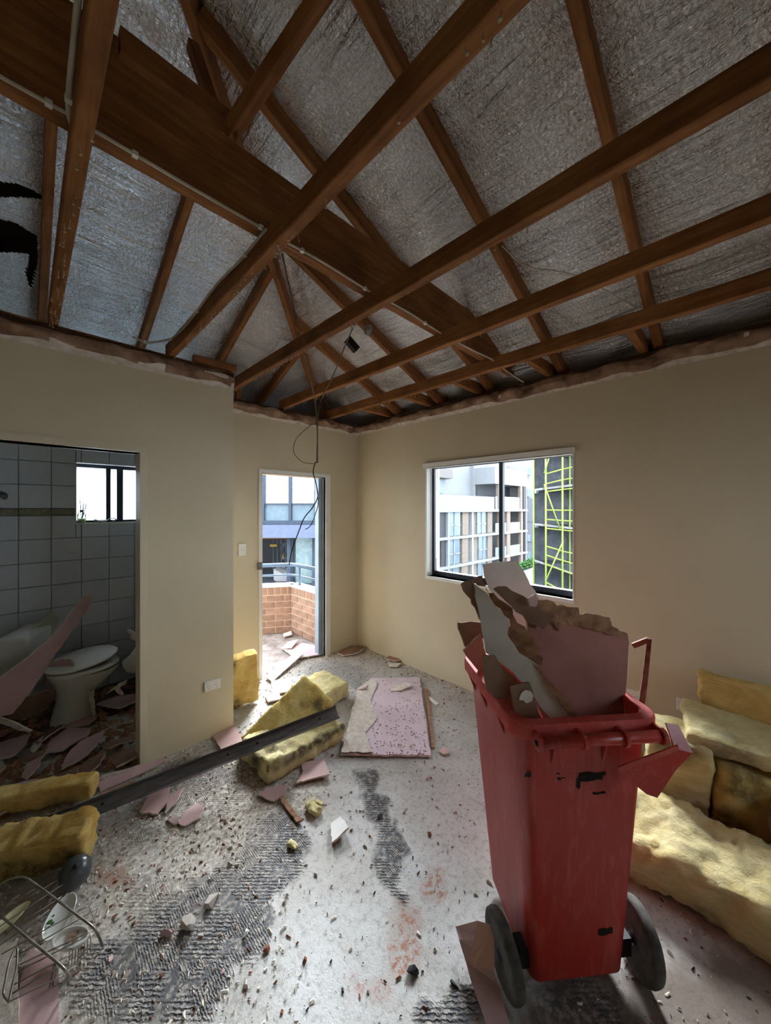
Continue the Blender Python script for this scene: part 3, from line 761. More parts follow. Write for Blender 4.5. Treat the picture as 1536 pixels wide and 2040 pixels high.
fill_win = structure(root('window_added_fill', None, None, (0, YB, 0)))  # unseen window added to brighten the ceiling and far walls
wpart('window_frame', [((RW[0], -.14, RW[2]), (RW[0] + .04, -.09, RW[3])), ((RW[1] - .04, -.14, RW[2]), (RW[1], -.09, RW[3])), ((RW[0], -.14, RW[2]), (RW[1], -.09, RW[2] + .04)), ((RW[0], -.14, RW[3] - .04), (RW[1], -.09, RW[3])), ((2.10, -.14, RW[2]), (2.14, -.09, RW[3]))], M['alu'], fill_win)
wpart('pane', [((RW[0] + .04, -.12, RW[2] + .04), (2.10, -.115, RW[3] - .04))], M['glass'], fill_win)
wpart('pane', [((2.14, -.12, RW[2] + .04), (RW[1] - .04, -.115, RW[3] - .04))], M['glass'], fill_win)
wpart('window_sill', [((RW[0], -.085, RW[2] - .02), (RW[1], .012, RW[2] + .002))], M['white_trim'], fill_win)
# ------------------------------------------------------------------ electrical plates
def plate(name, label, cat, loc, rotz, w, h, kind):
    r = root(name, label, cat, loc, (0, 0, rotz))     # local -y faces the room
    b = MB(); e = .003
    V = [(-w / 2, 0, -h / 2), (w / 2, 0, -h / 2), (w / 2, 0, h / 2), (-w / 2, 0, h / 2)]
    V += [(x * (1 - e / w * 2), -.010, z * (1 - e / h * 2)) for x, _, z in V]
    b.add(V, [(4, 5, 6, 7), (0, 1, 5, 4), (1, 2, 6, 5), (2, 3, 7, 6), (3, 0, 4, 7)])
    b.build('face_plate', M['plastic_white'], r)
    if kind == 'switch':
        MB().box((-.009, -.0145, -.012), (.009, -.009, .012)).build('rocker', M['plastic_white'], r)
    elif kind == 'double':
        for sx in (-.028, .028):
            b = MB()
            for (px_, pz, a) in ((-.007, .004, .6), (.007, .004, -.6), (0, -.011, 0)):
                dx, dz = math.sin(a) * .004, math.cos(a) * .004
                b.obox((px_ - dx - .0012, -.0112, pz - dz), (2 * dx, 0, 2 * dz), (.0024, 0, 0), (0, .002, 0))
            b.build('socket', M['grey_ink'], r).location = (sx, 0, -.006)
            MB().box((sx - .006, -.014, .014), (sx + .006, -.0095, .026)).build('rocker', M['plastic_white'], r)
    else:
        MB().box((-.010, -.0125, -.009), (.010, -.009, .009)).build('jack', M['black'], r)
    return r
p = at_y(482, 1095, YF); plate('light_switch', 'white light switch left of the balcony door', 'switch', (p.x, YF - .001, p.z), 0, .074, .118, 'switch')
p = at_y(423, 1364, YJ); plate('power_outlet', 'white double power outlet low on the jutting wall', 'outlet', (p.x, YJ - .001, p.z), 0, .117, .074, 'double')
p = at_x(1372, 1408, XR); plate('wall_jack', 'white socket plate with black jack low on the window wall', 'outlet', (XR - .001, p.y, p.z), math.radians(-90), .117, .074, 'jack')
p = at_x(1258, 1383, XR); plate('power_outlet', 'white outlet plate half hidden behind the red bin rim', 'outlet', (XR - .001, p.y, p.z), math.radians(-90), .117, .074, 'double')

# ------------------------------------------------------------------ balcony
b = MB(); b.box((1.0, YF + .10, -.15), (2.75, 5.35, -.008))
structure(b.build('floor_balcony', pmat('dusty_balcony_slab', srgb(176, 168, 166), srgb(128, 116, 108), 0.95, scale=8, bump=0.5, bscale=50)))
def brick_run(o0, direction, L, nrm, parapet):
    """bricks of one straight parapet run: o0 start, courses of 230 x 76, a soldier course on top"""
    u = Vector(direction).normalized(); n = Vector(nrm)
    ang = math.atan2(u.y, u.x)
    for c in range(6):
        s = -.12 if c % 2 else 0.0
        while s < L - .02:
            a, e_ = max(s, 0), min(s + .23, L)
            if e_ - a > .03:
                key = round(e_ - a, 2)
                if key not in run_me:
                    run_me[key] = MB().box((0, -.05, 0), (key, .05, .076)).build('brick', M['brick']).data
                    COL.objects.unlink(bpy.data.objects[-1]) if False else None
                    for oo in [q for q in COL.objects if q.data == run_me[key]]: bpy.data.objects.remove(oo)
                o = bpy.data.objects.new('brick', run_me[key]); COL.objects.link(o)
                q = Vector(o0) + u * a + n * rnd.uniform(-.001, .002)
                o.location = (q.x, q.y, .004 + c * .086); o.rotation_euler = (0, 0, ang); o.parent = parapet
            s += .24
    s = 0.0
    while s < L - .03:
        if 'soldier' not in run_me:
            run_me['soldier'] = MB().box((0, -.05, 0), (.076, .05, .10)).build('brick', M['brick']).data
            for oo in [q for q in COL.objects if q.data == run_me['soldier']]: bpy.data.objects.remove(oo)
        o = bpy.data.objects.new('brick', run_me['soldier']); COL.objects.link(o)
        q = Vector(o0) + u * s
        o.location = (q.x, q.y, .522); o.rotation_euler = (0, 0, ang); o.parent = parapet
        s += .086
run_me = {}
A, B_, C_ = Vector((2.63, 3.64, 0)), Vector((2.63, 4.42, 0)), Vector((1.78, 4.96, 0))
uc = (C_ - B_).normalized(); nc = Vector((uc.y, -uc.x, 0)); nc = -nc if nc.dot(Vector((-1, -1, 0))) < 0 else nc
par = root('brick_parapet', 'low tan brick balcony parapet with pale coping outside the door', 'parapet', (0, 0, 0))
core = MB()
core.obox(A + Vector((-.046, 0, 0)), (0, .78, 0), (.092, 0, 0), (0, 0, .625))
core.obox(B_ - nc * -.046, uc * 1.0, -nc * .092, (0, 0, .625))
core.build('mortar_core', M['mortar'], par)
brick_run(A, (0, 1, 0), .78, (-1, 0, 0), par)
brick_run(B_, uc, 1.0, nc, par)
cop = MB(); cop.obox(A + Vector((-.07, 0, .625)), (0, .80, 0), (.16, 0, 0), (0, 0, .03)); cop.obox(B_ + nc * .07 + Vector((0, 0, .625)), uc * 1.02, -nc * .16, (0, 0, .03))
cop.build('coping', M['white_board'], par)
rail = root('balcony_railing', 'grey-blue tubular railing fixed on the balcony parapet', 'railing', (0, 0, 0))
up_ = Vector((0, 0, 1))
for z_, r_, nm in ((.915, .026, 'top_rail'), (.775, .014, 'middle_rail')):
    b = MB(); b.tube([A + up_ * z_, B_ + up_ * z_ - Vector((0, .05, 0)), B_ + uc * .05 + up_ * z_, C_ + up_ * z_], r_, 10)
    b.build(nm, M['rail_blue'], rail, True)
for q in (B_ + Vector((0, -.16, 0)), B_ + uc * .75):
    MB().tube([q + up_ * .65, q + up_ * .9], .020, 10).build('post', M['rail_blue'], rail, True)

# ------------------------------------------------------------------ building across from the balcony
def dim(c): return tuple(q * .32 for q in c[:3]) + (1,)     # exterior colours darkened to offset the strong sky and exposure
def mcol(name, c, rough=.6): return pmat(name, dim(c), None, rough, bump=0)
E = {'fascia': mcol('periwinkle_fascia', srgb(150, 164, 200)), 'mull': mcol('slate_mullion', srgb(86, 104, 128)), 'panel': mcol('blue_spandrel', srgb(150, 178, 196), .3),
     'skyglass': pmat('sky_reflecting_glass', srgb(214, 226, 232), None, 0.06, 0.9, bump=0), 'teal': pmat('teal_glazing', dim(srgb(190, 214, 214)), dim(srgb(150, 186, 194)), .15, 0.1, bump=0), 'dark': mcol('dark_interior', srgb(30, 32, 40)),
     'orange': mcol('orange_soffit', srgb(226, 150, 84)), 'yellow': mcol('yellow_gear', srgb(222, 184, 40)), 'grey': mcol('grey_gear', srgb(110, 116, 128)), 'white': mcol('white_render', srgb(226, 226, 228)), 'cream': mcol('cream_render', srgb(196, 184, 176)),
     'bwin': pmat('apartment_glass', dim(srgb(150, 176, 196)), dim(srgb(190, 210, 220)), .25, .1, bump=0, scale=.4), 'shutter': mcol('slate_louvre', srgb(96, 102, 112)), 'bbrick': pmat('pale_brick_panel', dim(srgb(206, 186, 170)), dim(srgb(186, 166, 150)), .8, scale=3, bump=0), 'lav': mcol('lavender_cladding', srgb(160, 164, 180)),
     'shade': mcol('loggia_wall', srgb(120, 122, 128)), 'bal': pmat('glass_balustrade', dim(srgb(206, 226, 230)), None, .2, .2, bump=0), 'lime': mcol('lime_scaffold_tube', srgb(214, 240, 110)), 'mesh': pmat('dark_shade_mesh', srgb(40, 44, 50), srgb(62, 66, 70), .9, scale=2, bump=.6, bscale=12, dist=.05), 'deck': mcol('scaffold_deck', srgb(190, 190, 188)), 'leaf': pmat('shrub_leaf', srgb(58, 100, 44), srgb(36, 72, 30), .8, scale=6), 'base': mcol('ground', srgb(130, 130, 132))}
DA = 11.0; PPM = DA / FPX
ax_r, ax_f = Vector((C45, -C45, 0)), Vector((C45, C45, 0))
shop = root('shopfront_building', 'modern building with tall windows above a shop, across from the balcony', 'building', ax_f * DA)
shop.rotation_euler = (0, 0, math.radians(-45))
def lx(cx): return (500 + cx / 5.1 - CXP) * PPM          # photo column in the door crop -> local x
def lz(cy): return EYE - (920 + cy / 5.1 - HYP) * PPM
def sbox(name, cx0, cx1, cy0, cy1, y0, y1, m, parent=None):
    return MB().box((lx(cx0), y0, lz(cy1)), (lx(cx1), y1, lz(cy0))).build(name, E[m], parent or shop)
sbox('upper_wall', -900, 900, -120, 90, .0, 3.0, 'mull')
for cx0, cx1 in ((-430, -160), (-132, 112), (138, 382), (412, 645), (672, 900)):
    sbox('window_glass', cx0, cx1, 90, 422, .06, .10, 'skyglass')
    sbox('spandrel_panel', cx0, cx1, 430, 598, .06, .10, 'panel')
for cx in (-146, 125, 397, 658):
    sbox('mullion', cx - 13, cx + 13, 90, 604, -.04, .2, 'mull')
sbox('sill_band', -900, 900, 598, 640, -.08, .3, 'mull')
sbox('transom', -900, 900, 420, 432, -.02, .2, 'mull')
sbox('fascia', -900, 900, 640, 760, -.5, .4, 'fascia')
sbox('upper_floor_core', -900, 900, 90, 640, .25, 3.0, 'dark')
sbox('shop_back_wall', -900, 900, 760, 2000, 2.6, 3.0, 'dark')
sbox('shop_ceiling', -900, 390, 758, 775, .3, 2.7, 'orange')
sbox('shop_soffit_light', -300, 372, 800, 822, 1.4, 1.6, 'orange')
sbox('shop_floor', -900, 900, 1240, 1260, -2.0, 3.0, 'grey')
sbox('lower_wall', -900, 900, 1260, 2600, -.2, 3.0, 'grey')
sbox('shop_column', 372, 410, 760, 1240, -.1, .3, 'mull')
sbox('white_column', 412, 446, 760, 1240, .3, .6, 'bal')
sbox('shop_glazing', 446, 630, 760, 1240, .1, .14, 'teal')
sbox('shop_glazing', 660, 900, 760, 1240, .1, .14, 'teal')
sbox('shop_column', 628, 660, 760, 1240, -.1, .3, 'mull')
r2 = random.Random(5)
for k in range(26):
    cx = r2.uniform(120, 360); cy = r2.uniform(830, 1040); w_ = r2.uniform(6, 26); h_ = r2.uniform(10, 60)
    sbox('shelf_item', cx, cx + w_, cy, cy + h_, 1.0 + r2.random(), 2.2, r2.choice(['grey', 'grey', 'shade', 'yellow' if k % 4 == 0 else 'mull', 'cream']))
sbox('yellow_sign', 118, 188, 862, 888, .7, .8, 'yellow')
for k in range(6): sbox('display_post', 130 + k * 44, 136 + k * 44, 810, 1240, .9, .96, 'grey')
b = MB().obox((lx(190), .4, lz(1110)), (lx(360) - lx(190), 0, lz(1200) - lz(1110)), (0, .8, 0), (0, 0, -.35)); b.build('stair_panel', E['white'], shop)

# ------------------------------------------------------------------ apartment block and neighbours beyond the window
YA = 22.0
apt = root('apartment_block', 'white and pale brick apartment block with balconies beyond the window', 'building', (0, YA, 0))
def c7(cx, cy): return 840 + cx / 4.518, 870 + cy / 4.518
def aX(cx, Y=YA):
    t_ = (840 + cx / 4.518 - CXP) / FPX; return Y * (1 + t_) / (1 - t_)
def aZ(cx, cy, Y=YA):
    px, py = c7(cx, cy); return at_y(px, py, Y).z
def abox(name, x0, x1, z0, z1, y0, y1, m): return MB().box((x0, y0, z0), (x1, y1, z1)).build(name, E[m], apt)
X0, XM, XE = aX(-60), aX(645), aX(945)
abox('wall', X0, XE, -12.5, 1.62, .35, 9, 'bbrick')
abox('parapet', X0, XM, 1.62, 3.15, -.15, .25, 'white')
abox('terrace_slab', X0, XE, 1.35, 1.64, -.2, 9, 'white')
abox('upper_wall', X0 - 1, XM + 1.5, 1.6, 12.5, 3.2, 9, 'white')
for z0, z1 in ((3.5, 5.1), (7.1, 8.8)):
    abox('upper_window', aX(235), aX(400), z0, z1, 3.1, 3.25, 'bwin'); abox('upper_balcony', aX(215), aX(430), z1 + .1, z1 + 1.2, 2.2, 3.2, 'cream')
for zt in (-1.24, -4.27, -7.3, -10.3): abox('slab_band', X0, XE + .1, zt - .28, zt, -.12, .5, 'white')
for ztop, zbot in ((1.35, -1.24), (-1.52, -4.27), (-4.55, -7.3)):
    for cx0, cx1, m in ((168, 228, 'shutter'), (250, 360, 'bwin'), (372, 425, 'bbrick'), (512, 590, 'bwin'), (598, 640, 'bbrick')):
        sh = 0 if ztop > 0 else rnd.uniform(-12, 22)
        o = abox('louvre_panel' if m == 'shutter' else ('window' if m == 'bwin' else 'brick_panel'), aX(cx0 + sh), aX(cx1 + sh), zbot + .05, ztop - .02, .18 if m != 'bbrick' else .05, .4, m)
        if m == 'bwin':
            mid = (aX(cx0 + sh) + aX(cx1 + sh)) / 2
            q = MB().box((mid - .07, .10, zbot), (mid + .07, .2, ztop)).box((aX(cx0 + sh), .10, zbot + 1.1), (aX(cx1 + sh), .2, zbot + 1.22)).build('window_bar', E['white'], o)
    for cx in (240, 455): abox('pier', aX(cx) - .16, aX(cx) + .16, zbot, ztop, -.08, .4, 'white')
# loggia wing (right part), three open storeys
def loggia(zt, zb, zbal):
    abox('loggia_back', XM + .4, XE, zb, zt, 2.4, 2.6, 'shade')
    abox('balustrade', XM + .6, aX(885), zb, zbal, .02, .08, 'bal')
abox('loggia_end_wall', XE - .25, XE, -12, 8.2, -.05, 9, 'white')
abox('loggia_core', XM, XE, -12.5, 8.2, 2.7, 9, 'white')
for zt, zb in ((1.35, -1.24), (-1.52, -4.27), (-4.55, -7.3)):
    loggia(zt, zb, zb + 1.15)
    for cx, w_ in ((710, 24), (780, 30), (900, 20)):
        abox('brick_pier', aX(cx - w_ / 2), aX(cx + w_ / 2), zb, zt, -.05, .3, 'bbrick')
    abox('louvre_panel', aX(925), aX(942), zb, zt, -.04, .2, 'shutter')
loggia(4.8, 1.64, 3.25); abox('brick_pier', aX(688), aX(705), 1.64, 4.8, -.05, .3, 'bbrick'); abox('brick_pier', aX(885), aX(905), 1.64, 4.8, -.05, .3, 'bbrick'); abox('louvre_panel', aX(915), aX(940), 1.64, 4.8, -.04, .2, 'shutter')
abox('parapet', XM + .2, XE, 4.8, 6.9, -.1, 2.8, 'white')
abox('wall', XM, aX(700), 6.9, 12.5, 3.5, 9, 'white')
# the wall piece behind the loggias must be open: trim the solid block there
for o in list(apt.children):
    if o.name.split('.')[0] == 'wall' and o.data.vertices[0].co.z < -12:
        for vtx in o.data.vertices:
            if vtx.co.x > XM: vtx.co.x = XM

nb = root('lavender_building', 'plain lavender clad building behind the scaffold and the apartments', 'building', ax_f * 60)
nb.rotation_euler = (0, 0, math.radians(-45))
k60 = 60 / FPX
def nx_(cx): return (840 + cx / 4.518 - CXP) * k60
def nz_(cy): return EYE - (870 + cy / 4.518 - HYP) * k60
MB().box((nx_(930), 0, -30), (nx_(1150), 6, nz_(555))).build('cladding', E['lav'], nb)
MB().box((nx_(700), 1, nz_(900)), (nx_(1500), 8, nz_(120))).build('upper_wall', E['white'], nb)
for cy in (765, 950): MB().box((nx_(930), -.05, nz_(cy + 2)), (nx_(1150), .05, nz_(cy))).build('joint_line', E['shutter'], nb)
for cx0, cx1, cy0, cy1 in ((905, 985, 285, 345), (950, 988, 475, 540), (855, 880, 280, 330), (950, 978, 880, 940), (950, 985, 1030, 1120)):
    MB().box((nx_(cx0), -.1, nz_(cy1)), (nx_(cx1), 1.1, nz_(cy0))).build('window', E['bwin'], nb)

# planter wall with shrub
k30 = 30 / FPX
pl = root('planter_wall', 'pale rooftop planter wall below the apartment loggias', 'wall', ax_f * 30); pl.rotation_euler = (0, 0, math.radians(-45))
def qx(cx, k=k30): return (840 + cx / 4.518 - CXP) * k
def qz(cy, k=k30): return EYE - (870 + cy / 4.518 - HYP) * k
b = MB(); zt0, zt1 = qz(1235), qz(1165)
b.add([(qx(880), 0, -20), (qx(1090), 0, -20), (qx(1090), 0, zt1), (qx(880), 0, zt0), (qx(880), 2, -20), (qx(1090), 2, -20), (qx(1090), 2, zt1), (qx(880), 2, zt0)], BOXF)
b.build('wall_panel', E['white'], pl)
sh = root('planter_shrub', 'green shrub growing along the rooftop planter wall', 'shrub', ax_f * 30.8); sh.rotation_euler = (0, 0, math.radians(-45))
b = MB(); r3 = random.Random(3)
for k in range(420):
    f_ = r3.random(); cx = 885 + 170 * f_; cy = 1222 - 62 * f_ - r3.random() ** 1.4 * 45
    p = Vector((qx(cx), r3.uniform(-.3, .5), qz(cy))); d_ = Vector((r3.uniform(-1, 1), r3.uniform(-1, 1), r3.uniform(-.2, 1))).normalized() * .28
    s_ = d_.orthogonal().normalized() * .09
    b.add([p, p + d_ * .5 + s_, p + d_, p + d_ * .5 - s_], [(0, 1, 2, 3)])
b.build('foliage', E['leaf'], sh)
MB().tube([(qx(890), .1, qz(1232)), (qx(1050), .1, qz(1176))], .08, 6).build('stem', E['leaf'], sh)

# scaffold tower
DS = 17.0; kS = DS / FPX
sf = root('scaffold_tower', 'lime green tube scaffold tower wrapped in dark mesh seen through the window', 'scaffold', ax_f * DS); sf.rotation_euler = (0, 0, math.radians(-45))
def gx(cx): return (840 + cx / 4.518 - CXP) * kS
def gz(cy): return EYE - (870 + cy / 4.518 - HYP) * kS
def gt(name, a, c, r_=.034, y0=0.0, y1=0.0, m='lime'):
    return MB().tube([(gx(a[0]), y0, gz(a[1])), (gx(c[0]), y1, gz(c[1]))], r_, 6).build(name, E[m], sf, True)
for cx, y in ((1095, 1.1), (1118, 0), (1268, 0), (1425, 0), (1575, 0), (1440, 1.1)):
    gt('standard', (cx, -60), (cx, 1900), .038, y, y)
for lst in (((1118, 335), (1268, 293)), ((1118, 425), (1268, 388)), ((1118, 495), (1268, 475)), ((1118, 660), (1268, 662)), ((1118, 745), (1268, 755)), ((1118, 825), (1268, 840)), ((1118, 985), (1268, 1030)), ((1118, 1065), (1268, 1115)), ((1118, 1145), (1268, 1205)), ((1118, 1310), (1268, 1390)), ((1118, 180), (1268, 130)), ((1118, 20), (1268, -40))):
    gt('ledger', *lst); gt('ledger', (1268, lst[1][1]), (1575, lst[1][1] + (lst[1][1] - 650) * .18), .030)
for lst in (((1100, 430), (1240, 830)), ((1268, 940), (1110, 1300)), ((1160, 130), (1100, 330))): gt('brace', *lst, .03, -.05, -.05)
for cy in (155, 478, 805, 1150):
    b = MB(); kk = (cy - 650) * .0006
    b.obox((gx(1095), .1, gz(cy)), (gx(1590) - gx(1095), 0, (gz(cy + (cy - 650) * .35) - gz(cy))), (0, 1.0, 0), (0, 0, .10)); b.build('deck', E['deck'], sf)
for k, (c0, c1) in enumerate(((-60, 150), (160, 470), (500, 800), (830, 1145), (1175, 1900))):
    n = 12; V = []; F = []
    for i in range(n + 1):
        for j in range(9):
            cx = 1092 + (1600 - 1092) * i / n; V.append((gx(cx), 1.15 + .12 * noise.noise(Vector((i * .7, j * .5, k))), gz(c0 + (c1 - c0) * j / 8)))
    for i in range(n):
        for j in range(8): F.append((i * 9 + j, (i + 1) * 9 + j, (i + 1) * 9 + j + 1, i * 9 + j + 1))
    mk('shade_mesh', V, F, E['mesh'], sf, True)
MB().box((gx(1160), 1.32, -20), (gx(1620), 1.6, gz(-60))).build('inner_core', E['mesh'], sf)
b = MB(); b.box((-60, -60, -13), (140, 140, -12.5)); structure(b.build('ground', E['base']))

# ------------------------------------------------------------------ cables
def cable(name, label, pts, r, mat, cat='cable', group=None, clips=0):
    path = smooth_path(pts, 6); c = path[0].copy()
    V, F = tube_geo([p - c for p in path], r, 6)
    o = mk(name, V, F, M[mat], None, True); o.location = c
    tag(o, label, cat, group)
    if clips:
        for k in range(clips):
            q = path[int(len(path) * (k + .5) / clips)] - c
            MB().box((q.x - .008, q.y - .008, q.z - .007), (q.x + .008, q.y + .008, q.z + .007)).build('clip', M['plastic_white'], o)
    return o
zb = 2.812; yb = 1.392
cable('electrical_cable', 'white cable clipped along the bottom of the deep beam, left of the crossing joist', [(-.30, yb, zb - .0), (.10, yb, zb + .012), (.135, yb, zb + .01), (.40, yb, zb + .006), (.66, yb, zb + .008), (.68, yb - .02, zb - .01)], .006, 'cable', clips=3)
cable('electrical_cable', 'white cable clipped along the deep beam, right of the crossing joist', [(.745, yb, zb + .005), (.95, yb, zb + .012), (1.2, yb, zb + .004), (1.28, yb, zb + .002)], .006, 'cable', clips=2)
cable('electrical_cable', 'white cable drooping from the deep beam toward the window wall', [(1.33, yb, zb + .006), (1.6, yb, zb + .010), (1.87, yb - .01, zb - .01), (2.2, yb - .05, zb - .035), (2.45, yb - .06, zb - .03), (2.75, 1.36, 2.78), (2.90, 1.30, 2.72)], .006, 'cable', clips=2)
cable('electrical_cable', 'white cable running down the side of the second ceiling joist', [(.686, 1.36, 2.80), (.684, 1.6, 2.79), (.685, 1.9, 2.805), (.684, 2.3, 2.775), (.685, 2.62, 2.79), (.66, 2.74, 2.80), (.58, 2.80, 2.78), (.50, 2.83, 2.80)], .006, 'cable', clips=4)
cable('electrical_cable', 'pale cable along the left side of the joist by the bathroom doorway', [(.09, .35, 2.80), (.088, .7, 2.775), (.085, 1.0, 2.80), (.086, 1.30, 2.79), (.10, 1.40, 2.80)], .007, 'cable', clips=2)
# twisted pair that hangs into the room and its branches
D = 2.95
h1 = [at_d(562, 505, 2.15), at_d(600, 680, 2.5), at_d(622, 770, 2.8), at_d(628, 805, D), at_d(632, 860, D), at_d(631, 922, D)]
cable('hanging_cable', 'grey cable hanging from the joist crossing down past the balcony wall', h1, .0045, 'cable_dark', group='cables hanging in the room')
h2 = [at_d(745, 578, 2.2), at_d(700, 660, 2.55), at_d(665, 745, 2.8), at_d(640, 795, D), at_d(633, 830, D), at_d(633, 922, D)]
cable('hanging_cable', 'grey cable slanting from the middle joist to the hanging bundle', h2, .0045, 'cable_dark', group='cables hanging in the room')
h3 = [at_d(622, 845, D), at_d(592, 872, D - .05), at_d(585, 900, D - .06), at_d(602, 920, D - .03), at_d(626, 924, D)]
cable('hanging_cable', 'thin cable curling in a loop left of the hanging bundle', h3, .003, 'cable_dark', group='cables hanging in the room')
h4 = [at_d(629, 920, D), at_d(624, 940, D), at_d(630, 965, D), at_d(633, 990, D), at_d(622, 1012, D - .02), at_d(606, 1032, D - .03), at_d(594, 1062, D - .04), at_d(582, 1095, D - .05), at_d(576, 1125, D - .05)]
cable('hanging_cable', 'black cable tail dangling across the balcony doorway', h4, .0045, 'cable_black', group='cables hanging in the room')
h5 = [at_d(630, 965, D), at_d(634, 1000, D), at_d(628, 1025, D), at_d(620, 1045, D), at_d(612, 1053, D), at_d(608, 1054, D)]
cable('hanging_cable', 'short hooked black cable end beside the dangling tail', h5, .0035, 'cable_black', group='cables hanging in the room')
cable('hanging_cable', 'thin wire strung between the two outer joists under the foil', [at_d(1000, 490, 1.9), at_d(1050, 530, 1.98), at_d(1135, 545, 2.0), at_d(1200, 575, 2.0), at_d(1265, 612, 2.1)], .003, 'cable', group='cables hanging in the room')
MB_ = MB().tube([at_d(633, 800, D) + Vector((0, 0, .012)), at_d(637, 812, D)], .012, 8); o = MB_.build('cable_knot', M['cable_black'], loc=at_d(635, 806, D), smooth=True)
tag(o, 'black taped knot joining the hanging cables', 'knot')
# small black fitting through the foil by a rafter
q0 = Vector((1.50, 2.225 - .02, zG(1.50) + .03))
f0 = root('rafter_fitting', 'small black and silver fitting clamped across a rafter', 'fitting', at_d(702, 686, 2.72))
o_ = at_d(702, 686, 2.72)
MB().tube([at_d(691, 675, 2.72) - o_, at_d(711, 698, 2.76) - o_], .034, 4).build('housing', M['black'], f0)
f1 = MB().lathe([(.026, 0), (.032, .004), (.032, .05), (.026, .054)], 16, M=Matrix.Rotation(math.radians(60), 4, (1, -1, 0))).build('silver_cap', M['wire_metal'], f0, True); f1.location = at_d(734, 664, 2.80) - o_

# ------------------------------------------------------------------ plasterboard pieces
def jag(pts, amp, seg, seed):
    r = random.Random(seed); out = []
    n = len(pts)
    for i in range(n):
        a, c = Vector(pts[i]), Vector(pts[(i + 1) % n]); L = (c - a).length
        k = max(1, int(L / seg)); d = (c - a) / max(L, 1e-6); nn = Vector((-d.y, d.x))
        out.append(a)
        for j in range(1, k): out.append(a + (c - a) * (j / k) + nn * r.uniform(-amp, amp) + d * r.uniform(-.25, .25) * seg)
    return out
def board(name, label, P, th=.010, mats=('pink', 'gypsum', 'brown_board'), amp=.004, seg=.03, cat='plasterboard', group=None, seed=None, parent=None, flip=False, bend=0.0, kind=None):
    """sheet fragment: P is a ring of 3D points, taken to its mean plane, given ragged edges and real thickness"""
    P = [Vector(p) for p in P]; seed = seed if seed is not None else int(sum(abs(p.x * 991 + p.y * 577) for p in P) * 100) % 99991
    c = sum(P, Vector()) / len(P)
    nrm = Vector()
    for i in range(len(P)):
        a, d = P[i] - c, P[(i + 1) % len(P)] - c; nrm += a.cross(d)
    nrm.normalize()
    if nrm.dot(Vector((0, 0, EYE)) - c) < 0: nrm = -nrm
    ux = (P[1] - P[0]); ux = (ux - nrm * ux.dot(nrm)).normalized(); uy = nrm.cross(ux)
    ring = [Vector(((p - c).dot(ux), (p - c).dot(uy))) for p in P]
    area = sum(ring[i].x * ring[(i + 1) % len(ring)].y - ring[(i + 1) % len(ring)].x * ring[i].y for i in range(len(ring)))
    if area < 0: ring.reverse()
    ring = jag(ring, amp, seg, seed); n = len(ring); r = random.Random(seed + 1)
    top = [(p.x, p.y, th / 2) for p in ring]
    mid = [(p.x * (1 - .02 * r.random()), p.y * (1 - .02 * r.random()), 0) for p in ring]
    bot = [(p.x + r.uniform(-.4, .4) * amp, p.y + r.uniform(-.4, .4) * amp, -th / 2) for p in ring]
    V = top + mid + bot; F = [tuple(range(n)), tuple(range(3 * n - 1, 2 * n - 1, -1))]; mi = [0, 2]
    for i in range(n):
        j = (i + 1) % n
        F += [(n + i, n + j, j, i), (2 * n + i, 2 * n + j, n + j, n + i)]; mi += [1, 1]
    if bend:
        V = [(x, y, z + bend * (x * x + y * y)) for x, y, z in V]
    o = mk(name, V, F, [M[m] for m in mats], parent, False, mi)
    mw = Matrix((ux, uy, nrm)).transposed().to_4x4(); mw.translation = c
    o.matrix_world = mw
    return tag(o, label, cat if label else None, group, kind)
def fpts(lst, z=.008): return [at(a, c, z) for a, c in lst]

# big pink sheet in the middle of the floor
sheet = board('plasterboard_sheet', 'large pink plasterboard sheet lying flat in the middle of the floor', fpts([(678, 1504), (858, 1506), (846, 1420), (836, 1350), (742, 1352), (712, 1372), (700, 1420)], .016), .012, ('pink_bright', 'gypsum', 'brown_board'), .004, .05)
board('plasterboard_strip', 'torn grey-white paper strip along the left edge of the large pink sheet', fpts([(680, 1500), (742, 1500), (728, 1462), (752, 1430), (738, 1398), (752, 1360), (738, 1354), (712, 1376), (700, 1420)], .026), .003, ('gypsum', 'gypsum', 'brown_board'), .008, .02, bend=.02)
board('cornice_strip', 'thin brown batten beside the right edge of the large pink sheet', fpts([(846, 1372), (852, 1372), (866, 1490), (860, 1490)], .010), .012, ('kraft_edge', 'kraft_edge', 'kraft_edge'), .001, .1)
board('plaster_strip', 'slim white plastic strip right of the large pink sheet', fpts([(848, 1388), (853, 1386), (874, 1402), (868, 1405)], .008), .006, ('plastic_white',) * 3, .0005, .1, cat='strip')
